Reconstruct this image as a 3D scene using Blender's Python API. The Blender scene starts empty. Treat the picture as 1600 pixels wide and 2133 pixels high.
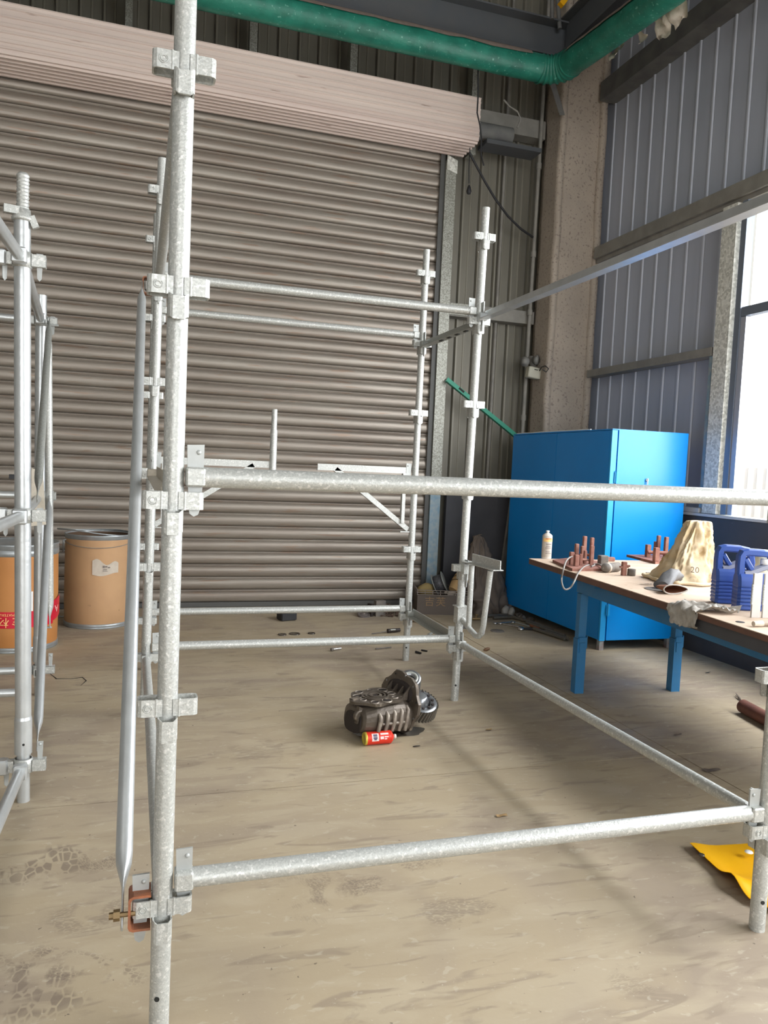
import bpy, math, random
from mathutils import Vector as V, Matrix, noise
random.seed(7)
sc = bpy.context.scene
col = sc.collection
PI = math.pi

# ---------------------------------------------------------------- camera
FPX, YAW, PITCH, ROLL = 1616.305, 0.3084171, 0.0681553, 0.0441928
CAM = V((-0.0774307, -1.8986204, 1.4223166))
PCX, PCY = 800.0, 1081.26
fwd = V((math.sin(YAW)*math.cos(PITCH), math.cos(YAW)*math.cos(PITCH), -math.sin(PITCH)))
rt0 = V((math.cos(YAW), -math.sin(YAW), 0)); up0 = rt0.cross(fwd)
RT = rt0*math.cos(ROLL) + up0*math.sin(ROLL)
UP = -rt0*math.sin(ROLL) + up0*math.cos(ROLL)
cd = bpy.data.cameras.new('camera'); cam = bpy.data.objects.new('camera', cd); col.objects.link(cam)
cd.sensor_fit = 'VERTICAL'; cd.sensor_height = 24.0; cd.lens = FPX/2133*24.0
cd.shift_y = (PCY-1066.5)/2133
m = Matrix((RT, UP, -fwd)).transposed().to_4x4(); m.translation = CAM
cam.matrix_world = m
sc.camera = cam

def P(x, y, ax, val):
    """the point of the room seen at photo pixel x, y on a plane (x, y or z = val)"""
    d = RT*((x-PCX)/FPX) - UP*((y-PCY)/FPX) + fwd
    i = 'xyz'.index(ax)
    return CAM + d*((val-CAM[i])/d[i])

# ---------------------------------------------------------------- light
sc.view_settings.view_transform = 'Standard'; sc.view_settings.look = 'None'
sc.view_settings.gamma = 1.0; sc.view_settings.use_curve_mapping = False
sc.view_settings.exposure = 0.0
sc.cycles.use_denoising = True
sc.cycles.max_bounces = 7; sc.cycles.diffuse_bounces = 4; sc.cycles.glossy_bounces = 3
sc.cycles.use_adaptive_sampling = True; sc.cycles.adaptive_threshold = .07
sc.cycles.sample_clamp_indirect = 6.0
w = bpy.data.worlds.new('world'); sc.world = w; w.use_nodes = True
bg = w.node_tree.nodes['Background']
bg.inputs[0].default_value = (0.93, 0.96, 1.0, 1); bg.inputs[1].default_value = 3.6

def area(name, loc, look, sx, sy, power, color=(1, 1, 1)):
    ld = bpy.data.lights.new(name, 'AREA'); ld.shape = 'RECTANGLE'; ld.size = sx; ld.size_y = sy
    ld.energy = power; ld.color = color
    o = bpy.data.objects.new(name, ld); col.objects.link(o)
    o.location = loc; o.rotation_euler = (V(look)-V(loc)).to_track_quat('-Z', 'Y').to_euler()
    return o
# daylight through the window band of the right wall, and through the unseen open gate behind
area('window_daylight', (4.62, -1.2, 2.45), (0, -1.2, 1.35), 8.3, 2.3, 560, (0.96, 0.98, 1.0))
area('sky_daylight', (6.0, -1.0, 4.9), (1.9, -.8, .3), 9.0, 3.2, 700, (0.97, 0.985, 1.0))
area('roof_fill', (-3.0, -3.5, 7.3), (-2.6, -3.0, 0), 6.0, 3.0, 110, (1.0, 0.985, 0.95))  # added fill lamp; the ceiling above it has no opening
area('gate_daylight', (-1.0, -10.5, 2.6), (0.2, 0, 1.6), 6.5, 4.6, 220, (1.0, 0.975, 0.93))

# ---------------------------------------------------------------- materials
def nd(nt, t, **kw):
    n = nt.nodes.new(t)
    for k, v in kw.items(): setattr(n, k, v)
    return n
def M(name, base, rough=.6, metal=0.0, c2=None, scale=6.0, amt=.6, stretch=None, bump=None, c3=None, scale3=60.0, thr3=.6, vor=False):
    m = bpy.data.materials.new(name); m.use_nodes = True; nt = m.node_tree; b = nt.nodes['Principled BSDF']
    b.inputs['Base Color'].default_value = (*base, 1); b.inputs['Roughness'].default_value = rough
    b.inputs['Metallic'].default_value = metal
    geo = nd(nt, 'ShaderNodeNewGeometry'); mp = nd(nt, 'ShaderNodeMapping')
    nt.links.new(geo.outputs['Position'], mp.inputs['Vector'])
    if stretch: mp.inputs['Scale'].default_value = stretch
    cur = None
    if c2:
        n = nd(nt, 'ShaderNodeTexVoronoi' if vor else 'ShaderNodeTexNoise'); n.inputs['Scale'].default_value = scale
        nt.links.new(mp.outputs[0], n.inputs['Vector'])
        r = nd(nt, 'ShaderNodeMapRange'); r.inputs[1].default_value = .15 if vor else .35; r.inputs[2].default_value = .85 if vor else .65
        r.inputs[4].default_value = amt
        if vor:
            sp = nd(nt, 'ShaderNodeSeparateColor'); nt.links.new(n.outputs['Color'], sp.inputs[0]); nt.links.new(sp.outputs[0], r.inputs[0])
        else:
            n.inputs['Detail'].default_value = 6; nt.links.new(n.outputs[0], r.inputs[0])
        mx = nd(nt, 'ShaderNodeMix', data_type='RGBA'); nt.links.new(r.outputs[0], mx.inputs[0])
        mx.inputs[6].default_value = (*base, 1); mx.inputs[7].default_value = (*c2, 1); cur = mx.outputs[2]
    if c3:
        n3 = nd(nt, 'ShaderNodeTexNoise'); n3.inputs['Scale'].default_value = scale3; n3.inputs['Detail'].default_value = 4
        nt.links.new(mp.outputs[0], n3.inputs['Vector'])
        r3 = nd(nt, 'ShaderNodeMapRange'); r3.inputs[1].default_value = thr3; r3.inputs[2].default_value = thr3+.06
        nt.links.new(n3.outputs[0], r3.inputs[0])
        m3 = nd(nt, 'ShaderNodeMix', data_type='RGBA'); nt.links.new(r3.outputs[0], m3.inputs[0])
        if cur: nt.links.new(cur, m3.inputs[6])
        else: m3.inputs[6].default_value = (*base, 1)
        m3.inputs[7].default_value = (*c3, 1); cur = m3.outputs[2]
    if cur: nt.links.new(cur, b.inputs['Base Color'])
    if bump:
        nb = nd(nt, 'ShaderNodeTexNoise'); nb.inputs['Scale'].default_value = bump[0]; nb.inputs['Detail'].default_value = 3
        nt.links.new(mp.outputs[0], nb.inputs['Vector'])
        bp = nd(nt, 'ShaderNodeBump'); bp.inputs['Strength'].default_value = bump[1]; bp.inputs['Distance'].default_value = .004
        nt.links.new(nb.outputs[0], bp.inputs['Height']); nt.links.new(bp.outputs[0], b.inputs['Normal'])
    return m
GALV = M('galvanised_tube', (.54, .55, .52), .43, .38, (.42, .43, .41), 260, .8, vor=True, bump=(160, .25), c3=(.68, .68, .65), scale3=95, thr3=.58)
GALV_D = M('galvanised_dull', (.42, .43, .40), .5, .45, (.32, .33, .30), 200, .8, vor=True, bump=(120, .2))
GALV_L = M('galvanised_smooth', (.58, .60, .60), .34, .55, (.48, .50, .50), 14, .6, bump=(60, .2))
STEELP = M('wedge_plate_steel', (.47, .485, .47), .5, .4, (.40, .41, .40), 30, .6)
CREAM = M('warm_galvanised_plate', (.62, .56, .46), .5, .3, (.5, .46, .38), 60, .6)
RUST = M('orange_primer_steel', (.36, .12, .05), .65, .1, (.20, .09, .05), 40, .8, bump=(120, .3))
SPANGLE = M('spangled_zinc', (.42, .42, .37), .5, .3, (.24, .24, .2), 110, 1.0, vor=True)
SPANGLE_W = M('spangled_zinc_brightened', (.82, .82, .75), .5, .0, (.52, .52, .46), 55, 1.0, vor=True)  # base brightened to carry the sun's reflection on the window side post
SHUT = M('shutter_slat_zinc', (.32, .285, .24), .42, .42, (.23, .19, .155), 1.6, .8, stretch=(.5, 1, 8), bump=(14, .15), c3=(.27, .2, .15), scale3=5, thr3=.60)
SHUT_D = M('dark_shutter_bar', (.10, .10, .095), .6, .3)
HOOD = M('pinkish_hood_sheet', (.60, .485, .43), .55, .1, (.70, .59, .52), 1.2, .8, stretch=(.3, 1, 5), c3=(.34, .24, .2), scale3=9, thr3=.70)
HOODL = M('pale_hood_lip', (.62, .52, .46), .5, .15)
CLAD = M('taupe_cladding', (.21, .195, .155), .55, .2, (.16, .15, .12), 2.0, .8, stretch=(4, 4, .3))
CLAD_G = M('taupe_cladding_rib', (.24, .225, .18), .5, .2)
CLADR = M('haze_tinted_cladding', (.46, .49, .57), .6, .0, (.40, .43, .50), 1.2, .8, stretch=(4, 4, .4))  # bluish window haze over this wall is put into the cladding colour
CLADR_R = M('haze_tinted_rib', (.52, .55, .62), .6, .0)  # the same haze put into the rib colour
GIRT = M('dusty_girt', (.30, .285, .25), .7, .1, (.22, .21, .19), 8, .8)
DARKSTEEL = M('dark_beam_paint', (.075, .082, .09), .7, .1, (.09, .09, .09), 5, .6)
DUSTSTEEL = M('dusty_beam', (.15, .15, .14), .8, 0, (.10, .10, .10), 7, .8)
COLUMN = M('sprayed_mortar', (.46, .39, .315), .95, 0, (.39, .33, .27), 3, .8, bump=(55, 1.0), c3=(.29, .24, .20), scale3=40, thr3=.58)
GREENP = M('green_wrap', (.008, .125, .085), .45, 0, (.02, .22, .15), 7, .8, bump=(26, 1.0), c3=(.12, .34, .26), scale3=34, thr3=.64)
DUSTTOP = M('brown_dust', (.22, .17, .14), .95, 0, (.28, .22, .18), 20, .7)
PAPERW = M('peeling_white_wrap', (.62, .56, .47), .8, 0, (.48, .42, .33), 30, .7, bump=(40, .6))
DADO = M('dark_grey_panel', (.055, .055, .062), .6, 0, (.075, .075, .082), 5, .6, c3=(.5, .5, .48), scale3=24, thr3=.745)
WHITEC = M('white_sill_line', (.55, .57, .58), .5)
BLUEST = M('worn_blue_zinc', (.20, .31, .38), .5, .3, (.34, .38, .38), 20, .9)
CAB = M('bright_blue_enamel', (.0, .25, .72), .30, 0, (.0, .225, .66), 2, .6)
CABE = M('blue_enamel_edge', (.015, .32, .72), .32)
TBLUE = M('bench_blue_paint', (.02, .17, .38), .45, .0, (.04, .18, .35), 12, .6, bump=(70, .15))
WOOD = M('dusty_bench_top', (.50, .38, .28), .85, 0, (.60, .47, .36), 7, .8, stretch=(1, 2, 1), c3=(.36, .24, .15), scale3=14, thr3=.64)
WOODE = M('bench_edge_brown', (.16, .075, .05), .7, 0, (.11, .06, .045), 15, .7)
JIG = M('red_brown_primer', (.22, .085, .06), .75, 0, (.31, .16, .12), 30, .7)
GREYI = M('dusty_grey_iron', (.13, .12, .11), .8, .1, (.22, .19, .16), 25, .8, bump=(60, .3))
DRUMK = M('tan_fibreboard', (.54, .325, .165), .72, 0, (.47, .28, .145), 5, .8, c3=(.30, .18, .09), scale3=18, thr3=.70)
DRUMO = M('orange_fibreboard', (.56, .24, .07), .6, 0, (.50, .21, .06), 5, .7)
RIMM = M('drum_rim_zinc', (.42, .45, .46), .4, .6, (.32, .34, .35), 20, .6)
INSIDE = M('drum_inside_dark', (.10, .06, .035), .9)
LABEL = M('torn_paper_label', (.60, .53, .44), .8, 0, (.50, .43, .35), 25, .7)
PRINT = M('grey_print', (.20, .17, .15), .8)
TAPE = M('red_tape', (.62, .01, .035), .35)
TAPEY = M('yellow_print', (.95, .60, .22), .5)
TAPEW = M('pink_white_print', (.92, .45, .42), .5)
WHITE = M('white_paper', (.85, .85, .83), .7)
CAST = M('oily_cast_iron', (.085, .068, .052), .42, .35, (.14, .115, .09), 14, .9, bump=(50, .6), c3=(.24, .20, .16), scale3=20, thr3=.62)
CASTD = M('dark_cast_recess', (.025, .018, .016), .6, .1)
CASTL = M('bright_rubbed_cast', (.30, .26, .21), .45, .4, (.16, .13, .11), 40, .9, bump=(40, .4))
MACH = M('machined_steel', (.30, .31, .32), .3, .8, (.22, .23, .24), 30, .6)
GEARM = M('ring_gear_steel', (.16, .145, .12), .42, .4)
CANR = M('red_spray_can', (.70, .035, .015), .35, .1)
CANY = M('yellow_can_base', (.62, .50, .08), .35, .4)
CANP = M('can_print_dark', (.08, .07, .12), .5)
CANW = M('can_print_pale', (.75, .60, .58), .5)
NOZ = M('pale_plastic', (.72, .70, .64), .5)
OILY = M('oil_stain', (.045, .035, .025), .25, 0, (.10, .08, .06), 12, .8)
YEL = M('yellow_sheet', (.90, .47, .008), .38, 0, (.86, .41, .006), 6, .6, bump=(10, .3))
BLACK = M('black_rubber', (.02, .02, .022), .6)
CRATE = M('brown_crate_plastic', (.10, .078, .062), .6, 0, (.075, .058, .045), 6, .7)
CRATEL = M('worn_crate_rim', (.20, .165, .14), .6)
FADED = M('faded_yellow_paint', (.26, .165, .085), .8)
SACKB = M('brown_sack_cloth', (.135, .105, .082), .7, 0, (.20, .16, .13), 7, .8, bump=(30, .6))
CARD = M('ochre_paper', (.42, .27, .12), .8, 0, (.34, .22, .10), 14, .7)
OLIVE = M('olive_cloth', (.26, .19, .075), .85)
WEAVE = M('yellowed_woven_bag', (.58, .44, .25), .75, 0, (.68, .58, .42), 7, .8, bump=(35, .9), c3=(.48, .34, .17), scale3=11, thr3=.60)
INK = M('grey_brown_ink', (.25, .18, .14), .8)
PLBLUE = M('blue_plastic', (.04, .09, .36), .36, 0, (.035, .09, .30), 8, .5)
PLDUST = M('dusty_blue_plastic', (.30, .32, .40), .6)
RAG = M('dusty_grey_film', (.36, .33, .29), .55, 0, (.50, .47, .42), 20, .8, bump=(40, .8))
RAGD = M('dark_grey_leather', (.10, .10, .105), .6, 0, (.16, .16, .16), 12, .7, bump=(30, .5))
ORANGEI = M('rusty_inner', (.34, .13, .055), .8, 0, (.16, .06, .03), 15, .8)
HINGE = M('pale_steel_plate', (.60, .58, .55), .5, .2, (.52, .50, .47), 12, .6)
HAND = M('worn_wood_handle', (.30, .24, .18), .7)
LAMPW = M('ivory_lamp_case', (.52, .50, .40), .5)
LAMPG = M('smoky_lamp_lens', (.16, .15, .135), .3)
GREENA = M('green_angle_paint', (.012, .24, .15), .5, 0, (.02, .32, .2), 10, .5)
ALU = M('window_aluminium', (.18, .21, .26), .4, .3)
ALUL = M('pale_window_aluminium', (.42, .44, .50), .4, .3)
FENCE = M('pale_fence_sheet', (.55, .50, .42), .7)
GROUND = M('outside_ground', (.45, .42, .36), .9)
BRASS = M('bronze_bolt', (.22, .15, .07), .45, .6)
WRENCH = M('chrome_tool', (.55, .55, .54), .25, .9)
HOLE = M('dark_hole', (.02, .02, .018), .8)
SIDEW = M('plain_grey_sheet', (.24, .235, .215), .7)

def glass_mat():
    m = bpy.data.materials.new('window_glass'); m.use_nodes = True; nt = m.node_tree
    for n in list(nt.nodes):
        if n.type == 'BSDF_PRINCIPLED': nt.nodes.remove(n)
    t = nd(nt, 'ShaderNodeBsdfTransparent'); g = nd(nt, 'ShaderNodeBsdfGlossy'); g.inputs['Roughness'].default_value = .05
    x = nd(nt, 'ShaderNodeMixShader'); x.inputs[0].default_value = .06
    nt.links.new(t.outputs[0], x.inputs[1]); nt.links.new(g.outputs[0], x.inputs[2])
    nt.links.new(x.outputs[0], nt.nodes['Material Output'].inputs[0]); return m
GLASS = glass_mat()

def floor_mat():
    m = bpy.data.materials.new('dusty_concrete'); m.use_nodes = True; nt = m.node_tree; b = nt.nodes['Principled BSDF']
    b.inputs['Roughness'].default_value = .62
    geo = nd(nt, 'ShaderNodeNewGeometry')
    def mapped(scale, rot=0.0):
        mp = nd(nt, 'ShaderNodeMapping'); mp.inputs['Scale'].default_value = scale; mp.inputs['Rotation'].default_value = (0, 0, rot)
        nt.links.new(geo.outputs['Position'], mp.inputs['Vector']); return mp.outputs[0]
    def nz(vec, s, d=5, dist=0.0):
        n = nd(nt, 'ShaderNodeTexNoise'); n.inputs['Scale'].default_value = s; n.inputs['Detail'].default_value = d
        n.inputs['Distortion'].default_value = dist; nt.links.new(vec, n.inputs['Vector']); return n.outputs[0]
    def rng(src, a, c, lo=0.0, hi=1.0):
        r = nd(nt, 'ShaderNodeMapRange'); r.inputs[1].default_value = a; r.inputs[2].default_value = c
        r.inputs[3].default_value = lo; r.inputs[4].default_value = hi; nt.links.new(src, r.inputs[0]); return r.outputs[0]
    def mix(fac, A, B):
        x = nd(nt, 'ShaderNodeMix', data_type='RGBA'); nt.links.new(fac, x.inputs[0])
        for i, q in ((6, A), (7, B)):
            if isinstance(q, tuple): x.inputs[i].default_value = (*q, 1)
            else: nt.links.new(q, x.inputs[i])
        return x.outputs[2]
    def mul(a, c):
        x = nd(nt, 'ShaderNodeMath', operation='MULTIPLY'); nt.links.new(a, x.inputs[0])
        if isinstance(c, float): x.inputs[1].default_value = c
        else: nt.links.new(c, x.inputs[1])
        return x.outputs[0]
    v1 = mapped((1, 1, 1))
    c = mix(rng(nz(v1, .9, 5, .8), .42, .6), (.41, .332, .222), (.335, .27, .20))          # tan dust / mauve bare slab
    c = mix(rng(nz(mapped((1, 3.2, 1), .12), 2.6, 7, .6), .47, .60, 0, .55), c, (.46, .385, .27))
    c = mix(rng(nz(mapped((1, 4.5, 1), -.08), 3.4, 8, 1.2), .57, .66, 0, .6), c, (.26, .205, .15))   # dragged scuffs
    c = mix(rng(nz(mapped((1, 2.0, 1)), 16, 5, .8), .62, .68, 0, .45), c, (.50, .44, .34))            # pale scratches
    c = mix(rng(nz(v1, 70, 3), .68, .74, 0, .6), c, (.55, .49, .38))                                    # grit
    c = mix(rng(nz(v1, 38, 2), .735, .76, 0, .8), c, (.13, .10, .075))                                 # oil specks
    # tyre prints and shoe prints pressed into the dust
    def print_at(cx, cy, rx, ry, rot, freq, strength, along):
        mp = nd(nt, 'ShaderNodeMapping'); mp.vector_type = 'TEXTURE'
        mp.inputs['Location'].default_value = (cx, cy, 0); mp.inputs['Rotation'].default_value = (0, 0, rot); mp.inputs['Scale'].default_value = (rx, ry, 1)
        nt.links.new(geo.outputs['Position'], mp.inputs['Vector'])
        ln = nd(nt, 'ShaderNodeVectorMath', operation='LENGTH'); nt.links.new(mp.outputs[0], ln.inputs[0])
        mask = rng(ln.outputs['Value'], .75, 1.05, 1, 0)
        m2 = nd(nt, 'ShaderNodeMapping'); m2.inputs['Scale'].default_value = (3.2, 1, 1) if along == 'X' else (1, 3.2, 1); nt.links.new(mp.outputs[0], m2.inputs['Vector'])
        wv = nd(nt, 'ShaderNodeTexVoronoi', feature='DISTANCE_TO_EDGE'); wv.inputs['Scale'].default_value = freq*2.3; wv.inputs['Randomness'].default_value = .7; nt.links.new(m2.outputs[0], wv.inputs['Vector'])
        patch = rng(nz(v1, 7, 6, .8), .45, .55)
        return mul(mul(mul(mask, rng(wv.outputs[0], .05, .12)), patch), strength)
    for px, py, rx, ry, rot, fr, st, al in ((80, 1800, .22, .13, .1, 1.1, .8, 'X'), (60, 2060, .2, .13, -.1, 1.1, .8, 'X'), (130, 2010, .26, .07, -.5, 2.2, .8, 'X'),
            (190, 1905, .15, .10, .1, 2.6, .6, 'Y'), (215, 1790, .10, .08, .4, 2.0, .7, 'X'), (800, 1830, .28, .06, .3, 2.6, .6, 'X'), (690, 1850, .12, .10, 1.0, 2.2, .6, 'X'),
            (960, 1900, .16, .09, -.2, 2.4, .6, 'Y'), (640, 1870, .10, .16, .2, 1.8, .4, 'X'), (1330, 2040, .10, .07, 0, 2.0, .4, 'Y'), (560, 1560, .3, .16, .1, 1.3, .35, 'Y')):
        p = P(px, py, 'z', 0)
        c = mix(print_at(p.x, p.y, rx, ry, rot, fr, st*.9, al), c, (.20, .155, .115))
    nt.links.new(c, b.inputs['Base Color'])
    bp = nd(nt, 'ShaderNodeBump'); bp.inputs['Strength'].default_value = .25; bp.inputs['Distance'].default_value = .004
    nt.links.new(nz(v1, 26, 6), bp.inputs['Height']); nt.links.new(bp.outputs[0], b.inputs['Normal'])
    nt.links.new(rng(nz(v1, 2.2, 4), .35, .65, .5, .8), b.inputs['Roughness'])
    return m
FLOOR = floor_mat()

# ---------------------------------------------------------------- mesh helpers
ORG = {}
class MB:
    def __init__(s): s.v = []; s.f = []; s.s = []; s.m = []; s.mi = 0
    def add(s, vs, fs, smooth=False):
        n = len(s.v); s.v += [V(p) for p in vs]
        for f in fs: s.f.append([i+n for i in f]); s.s.append(smooth); s.m.append(s.mi)
        return s
    def box(s, c, d, R=None):
        c = V(c); vs = []
        for z in (-1, 1):
            for y in (-1, 1):
                for x in (-1, 1):
                    q = V((x*d[0]/2, y*d[1]/2, z*d[2]/2)); vs.append(c + (R @ q if R else q))
        return s.add(vs, [(0, 2, 3, 1), (4, 5, 7, 6), (0, 1, 5, 4), (2, 6, 7, 3), (0, 4, 6, 2), (1, 3, 7, 5)])
    def bx(s, a, b):
        a, b = V(a), V(b); return s.box((a+b)/2, [abs(b[i]-a[i]) for i in range(3)])
    def bbox(s, c, d, bev, R=None):
        """box with chamfered vertical and horizontal edges"""
        c = V(c); rings = []
        hx, hy, hz = d[0]/2, d[1]/2, d[2]/2
        for z, k in ((-hz, bev), (-hz+bev, 0), (hz-bev, 0), (hz, bev)):
            ring = []
            X, Y = hx-k, hy-k; e = bev
            for p in ((X, Y-e), (X-e, Y), (-X+e, Y), (-X, Y-e), (-X, -Y+e), (-X+e, -Y), (X-e, -Y), (X, -Y+e)):
                q = V((p[0], p[1], z)); ring.append(c + (R @ q if R else q))
            rings.append(ring)
        return s.loft(rings, smooth=False)
    def loft(s, rings, caps=True, smooth=True, closed=True):
        n = len(rings[0]); vs = [p for r in rings for p in r]; fs = []
        for i in range(len(rings)-1):
            for j in range(n if closed else n-1):
                k = (j+1) % n
                fs.append((i*n+j, i*n+k, (i+1)*n+k, (i+1)*n+j))
        s.add(vs, fs, smooth)
        if caps and closed:
            s.add(rings[0], [tuple(range(n))[::-1]]); s.add(rings[-1], [tuple(range(n))])
        return s
    def frame(s, d):
        d = V(d).normalized(); a = V((0, 0, 1)) if abs(d.z) < .9 else V((0, 1, 0))
        u = d.cross(a).normalized(); return u, d.cross(u).normalized(), d
    def tube(s, p, q, r, r2=None, seg=20, hollow=0):
        p, q = V(p), V(q); r2 = r if r2 is None else r2; u, v, d = s.frame(q-p)
        ring = lambda c, R: [c + u*(R*math.cos(2*PI*i/seg)) + v*(R*math.sin(2*PI*i/seg)) for i in range(seg)]
        if hollow:
            L = (q-p).length; dep = min(.08, L*.3)
            o1, o2 = ring(p, r), ring(q, r2); s.loft([o1, o2], caps=False)
            for c, o, sg in ((p, o1, 1), (q, o2, -1)):
                R = (r if sg == 1 else r2)-hollow
                i1 = ring(c, R); i2 = ring(c+d*sg*dep, R)
                s.loft([o, i1], caps=False, smooth=False); s.loft([i1, i2], caps=False); s.add(i2, [tuple(range(seg))])
            return s
        return s.loft([ring(p, r), ring(q, r2)])
    def path(s, pts, r, seg=10, caps=True, rr=None):
        pts = [V(p) for p in pts]; rings = []; u = None
        for i, p in enumerate(pts):
            d = (pts[min(i+1, len(pts)-1)] - pts[max(i-1, 0)]).normalized()
            if u is None: u, v, _ = s.frame(d)
            else:
                u = (u - d*u.dot(d)).normalized(); v = d.cross(u)
            R = rr[i] if rr else r
            rings.append([p + u*(R*math.cos(2*PI*k/seg)) + v*(R*math.sin(2*PI*k/seg)) for k in range(seg)])
        return s.loft(rings, caps)
    def lathe(s, prof, o=(0, 0, 0), ax=(0, 0, 1), seg=32, caps=False, smooth=True):
        o = V(o); u, v, d = s.frame(ax)
        rings = [[o + d*z + u*(r*math.cos(2*PI*i/seg)) + v*(r*math.sin(2*PI*i/seg)) for i in range(seg)] for r, z in prof]
        return s.loft(rings, caps, smooth)
    def prism(s, poly, o, ux, uy, thick):
        """2-D polygon in plane (ux, uy) at o, extruded by vector thick"""
        o, ux, uy, t = V(o), V(ux), V(uy), V(thick)
        a = [o + ux*x + uy*y for x, y in poly]; b = [p+t for p in a]
        return s.loft([a, b], smooth=False)
    def angle(s, p, q, a, b, la=.05, lb=.05, t=.005):
        """L section from p to q, legs along unit vectors a and b"""
        a, b = V(a), V(b)
        return s.prism([(0, 0), (la, 0), (la, t), (t, t), (t, lb), (0, lb)], p, a, b, V(q)-V(p))
    def sph(s, c, r, seg=14, rings=8, sc=(1, 1, 1), f=None):
        c = V(c); vs = []
        for i in range(rings+1):
            th = PI*i/rings
            for j in range(seg):
                ph = 2*PI*j/seg; q = V((math.sin(th)*math.cos(ph)*sc[0], math.sin(th)*math.sin(ph)*sc[1], math.cos(th)*sc[2]))*r
                vs.append(c + (f(q) if f else q))
        fs = [(i*seg+j, (i+1)*seg+j, (i+1)*seg+(j+1) % seg, i*seg+(j+1) % seg) for i in range(rings) for j in range(seg)]
        return s.add(vs, fs, True)
    def build(s, name, mat, parent=None, origin=None):
        if parent is not None: o = ORG[parent.name]
        else: o = V(origin) if origin is not None else V((0, 0, 0))
        me = bpy.data.meshes.new(name); me.from_pydata([p-o for p in s.v], [], s.f); 
        mats = mat if isinstance(mat, (list, tuple)) else [mat]
        for mm in mats: me.materials.append(mm)
        for p, sm, mi in zip(me.polygons, s.s, s.m): p.use_smooth = sm; p.material_index = mi
        me.validate(); me.update()
        ob = bpy.data.objects.new(name, me); col.objects.link(ob)
        if parent is not None: ob.parent = parent
        else: ob.location = o
        ORG[ob.name] = o.copy()
        return ob
def tag(o, label=None, cat=None, group=None, kind=None):
    for k, v in (('label', label), ('category', cat), ('group', group), ('kind', kind)):
        if v: o[k] = v
    return o
def thing(name, loc, label=None, cat=None, group=None, kind=None):
    o = bpy.data.objects.new(name, None); col.objects.link(o); o.location = loc; ORG[o.name] = V(loc)
    o.empty_display_size = .05
    return tag(o, label, cat, group, kind)
def inst(name, src, parent, loc, rot=None, world=True):
    """another object that shares src's mesh, child of parent; loc in world space"""
    o = bpy.data.objects.new(name, src.data); col.objects.link(o); o.parent = parent
    o.location = V(loc)-ORG[parent.name]
    if rot: o.rotation_euler = rot
    ORG[o.name] = ORG[parent.name].copy()
    return o
def meshdata(name, mb, mat):
    me = bpy.data.meshes.new(name); me.from_pydata([tuple(p) for p in mb.v], [], mb.f)
    for mm in (mat if isinstance(mat, (list, tuple)) else [mat]): me.materials.append(mm)
    for p, sm, mi in zip(me.polygons, mb.s, mb.m): p.use_smooth = sm; p.material_index = mi
    class D: pass
    d = D(); d.data = me; return d
def text_mb(body, size, fn, align='CENTER'):
    """flat outline lettering as mesh; fn maps (x, y) to a point"""
    cu = bpy.data.curves.new('lettering', 'FONT'); cu.body = body; cu.size = size; cu.align_x = align; cu.resolution_u = 2
    ob = bpy.data.objects.new('lettering_tmp', cu); col.objects.link(ob)
    dg = bpy.context.evaluated_depsgraph_get(); me = ob.evaluated_get(dg).to_mesh()
    mb = MB(); mb.add([fn(v.co.x, v.co.y) for v in me.vertices], [tuple(p.vertices) for p in me.polygons])
    ob.evaluated_get(dg).to_mesh_clear(); bpy.data.objects.remove(ob); bpy.data.curves.remove(cu)
    return mb
def nz3(p, s, seed=0): return noise.noise_vector(V(p)*s + V((seed*7.3, seed*3.1, seed)))

YB = 5.62        # plane of the shutter
XR = 4.34        # plane of the right wall's rails and lower panels
# ================================================================ SETTING
fl = thing('floor', (0, 0, 0), kind='structure')
MB().bx((-9, -11, -.30), (4.5, 5.9, -.012)).build('subfloor', HOLE, fl)
jy = P(700, 1631, 'z', 0).y; jx = P(1400, 1566, 'z', 0).x
xs = [-9, -5.2, -2.3, jx, 4.5]; ys = [-11, -7, -3.2, jy, 5.9]
slabs = []
for i in range(4):
    for j in range(4):
        g = .0035
        slabs.append(MB().bx((xs[i]+g, ys[j]+g, -.05), (xs[i+1]-g, ys[j+1]-g, 0)).build('slab', FLOOR, fl))
# crack in the slab at the left
cr = [P(100, 1400, 'z', .0008), P(118, 1414, 'z', .0008), P(148, 1414, 'z', .0008), P(172, 1411, 'z', .0008), P(180, 1418, 'z', .0008), P(168, 1428, 'z', .0008)]
MB().path(cr, .003, 5, rr=[.001, .003, .002, .0025, .003, .001]).build('crack', HOLE, fl)

# back wall: base sheet, every pan of cladding its own piece
wb = thing('wall_back', (0, 5.8, 0), kind='structure')
MB().bx((-9, 5.80, 0), (4.6, 5.9, 7.5)).build('backing', SIDEW, wb)
def pan_mesh(w, h, mats):
    m_ = MB()
    pr = [(0.004, .0), (.012, .028), (.030, .028), (.038, .004), (w*.5, .0), (w*.5+.006, .006), (w*.5+.016, .006), (w*.5+.022, 0), (w-.004, .0)]
    a = [V((x, -d, 0)) for x, d in pr]; b = [V((x, -d, h)) for x, d in pr]
    n = len(a); m_.add(a+b, [(i, i+1, n+i+1, n+i) for i in range(n-1)])
    m_.add([V((0.004, .02, 0)), V((0.004, .02, h)), a[0], b[0], V((w-.004, .02, 0)), V((w-.004, .02, h)), a[-1], b[-1]], [(0, 2, 3, 1), (4, 5, 7, 6)])
    for k in range(len(m_.m)): m_.m[k] = 1 if k in (0, 1, 2, 4, 5, 6) else 0
    return meshdata('panel', m_, mats)
pw = .196
pl_ = pan_mesh(pw, 7.5, [CLAD, CLAD_G]); ps_ = pan_mesh(pw, 2.8, [CLAD, CLAD_G])
x = 2.86
while x < 4.5: inst('panel', pl_, wb, (x, 5.79, 0)); x += pw
x = 2.86-pw
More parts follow.
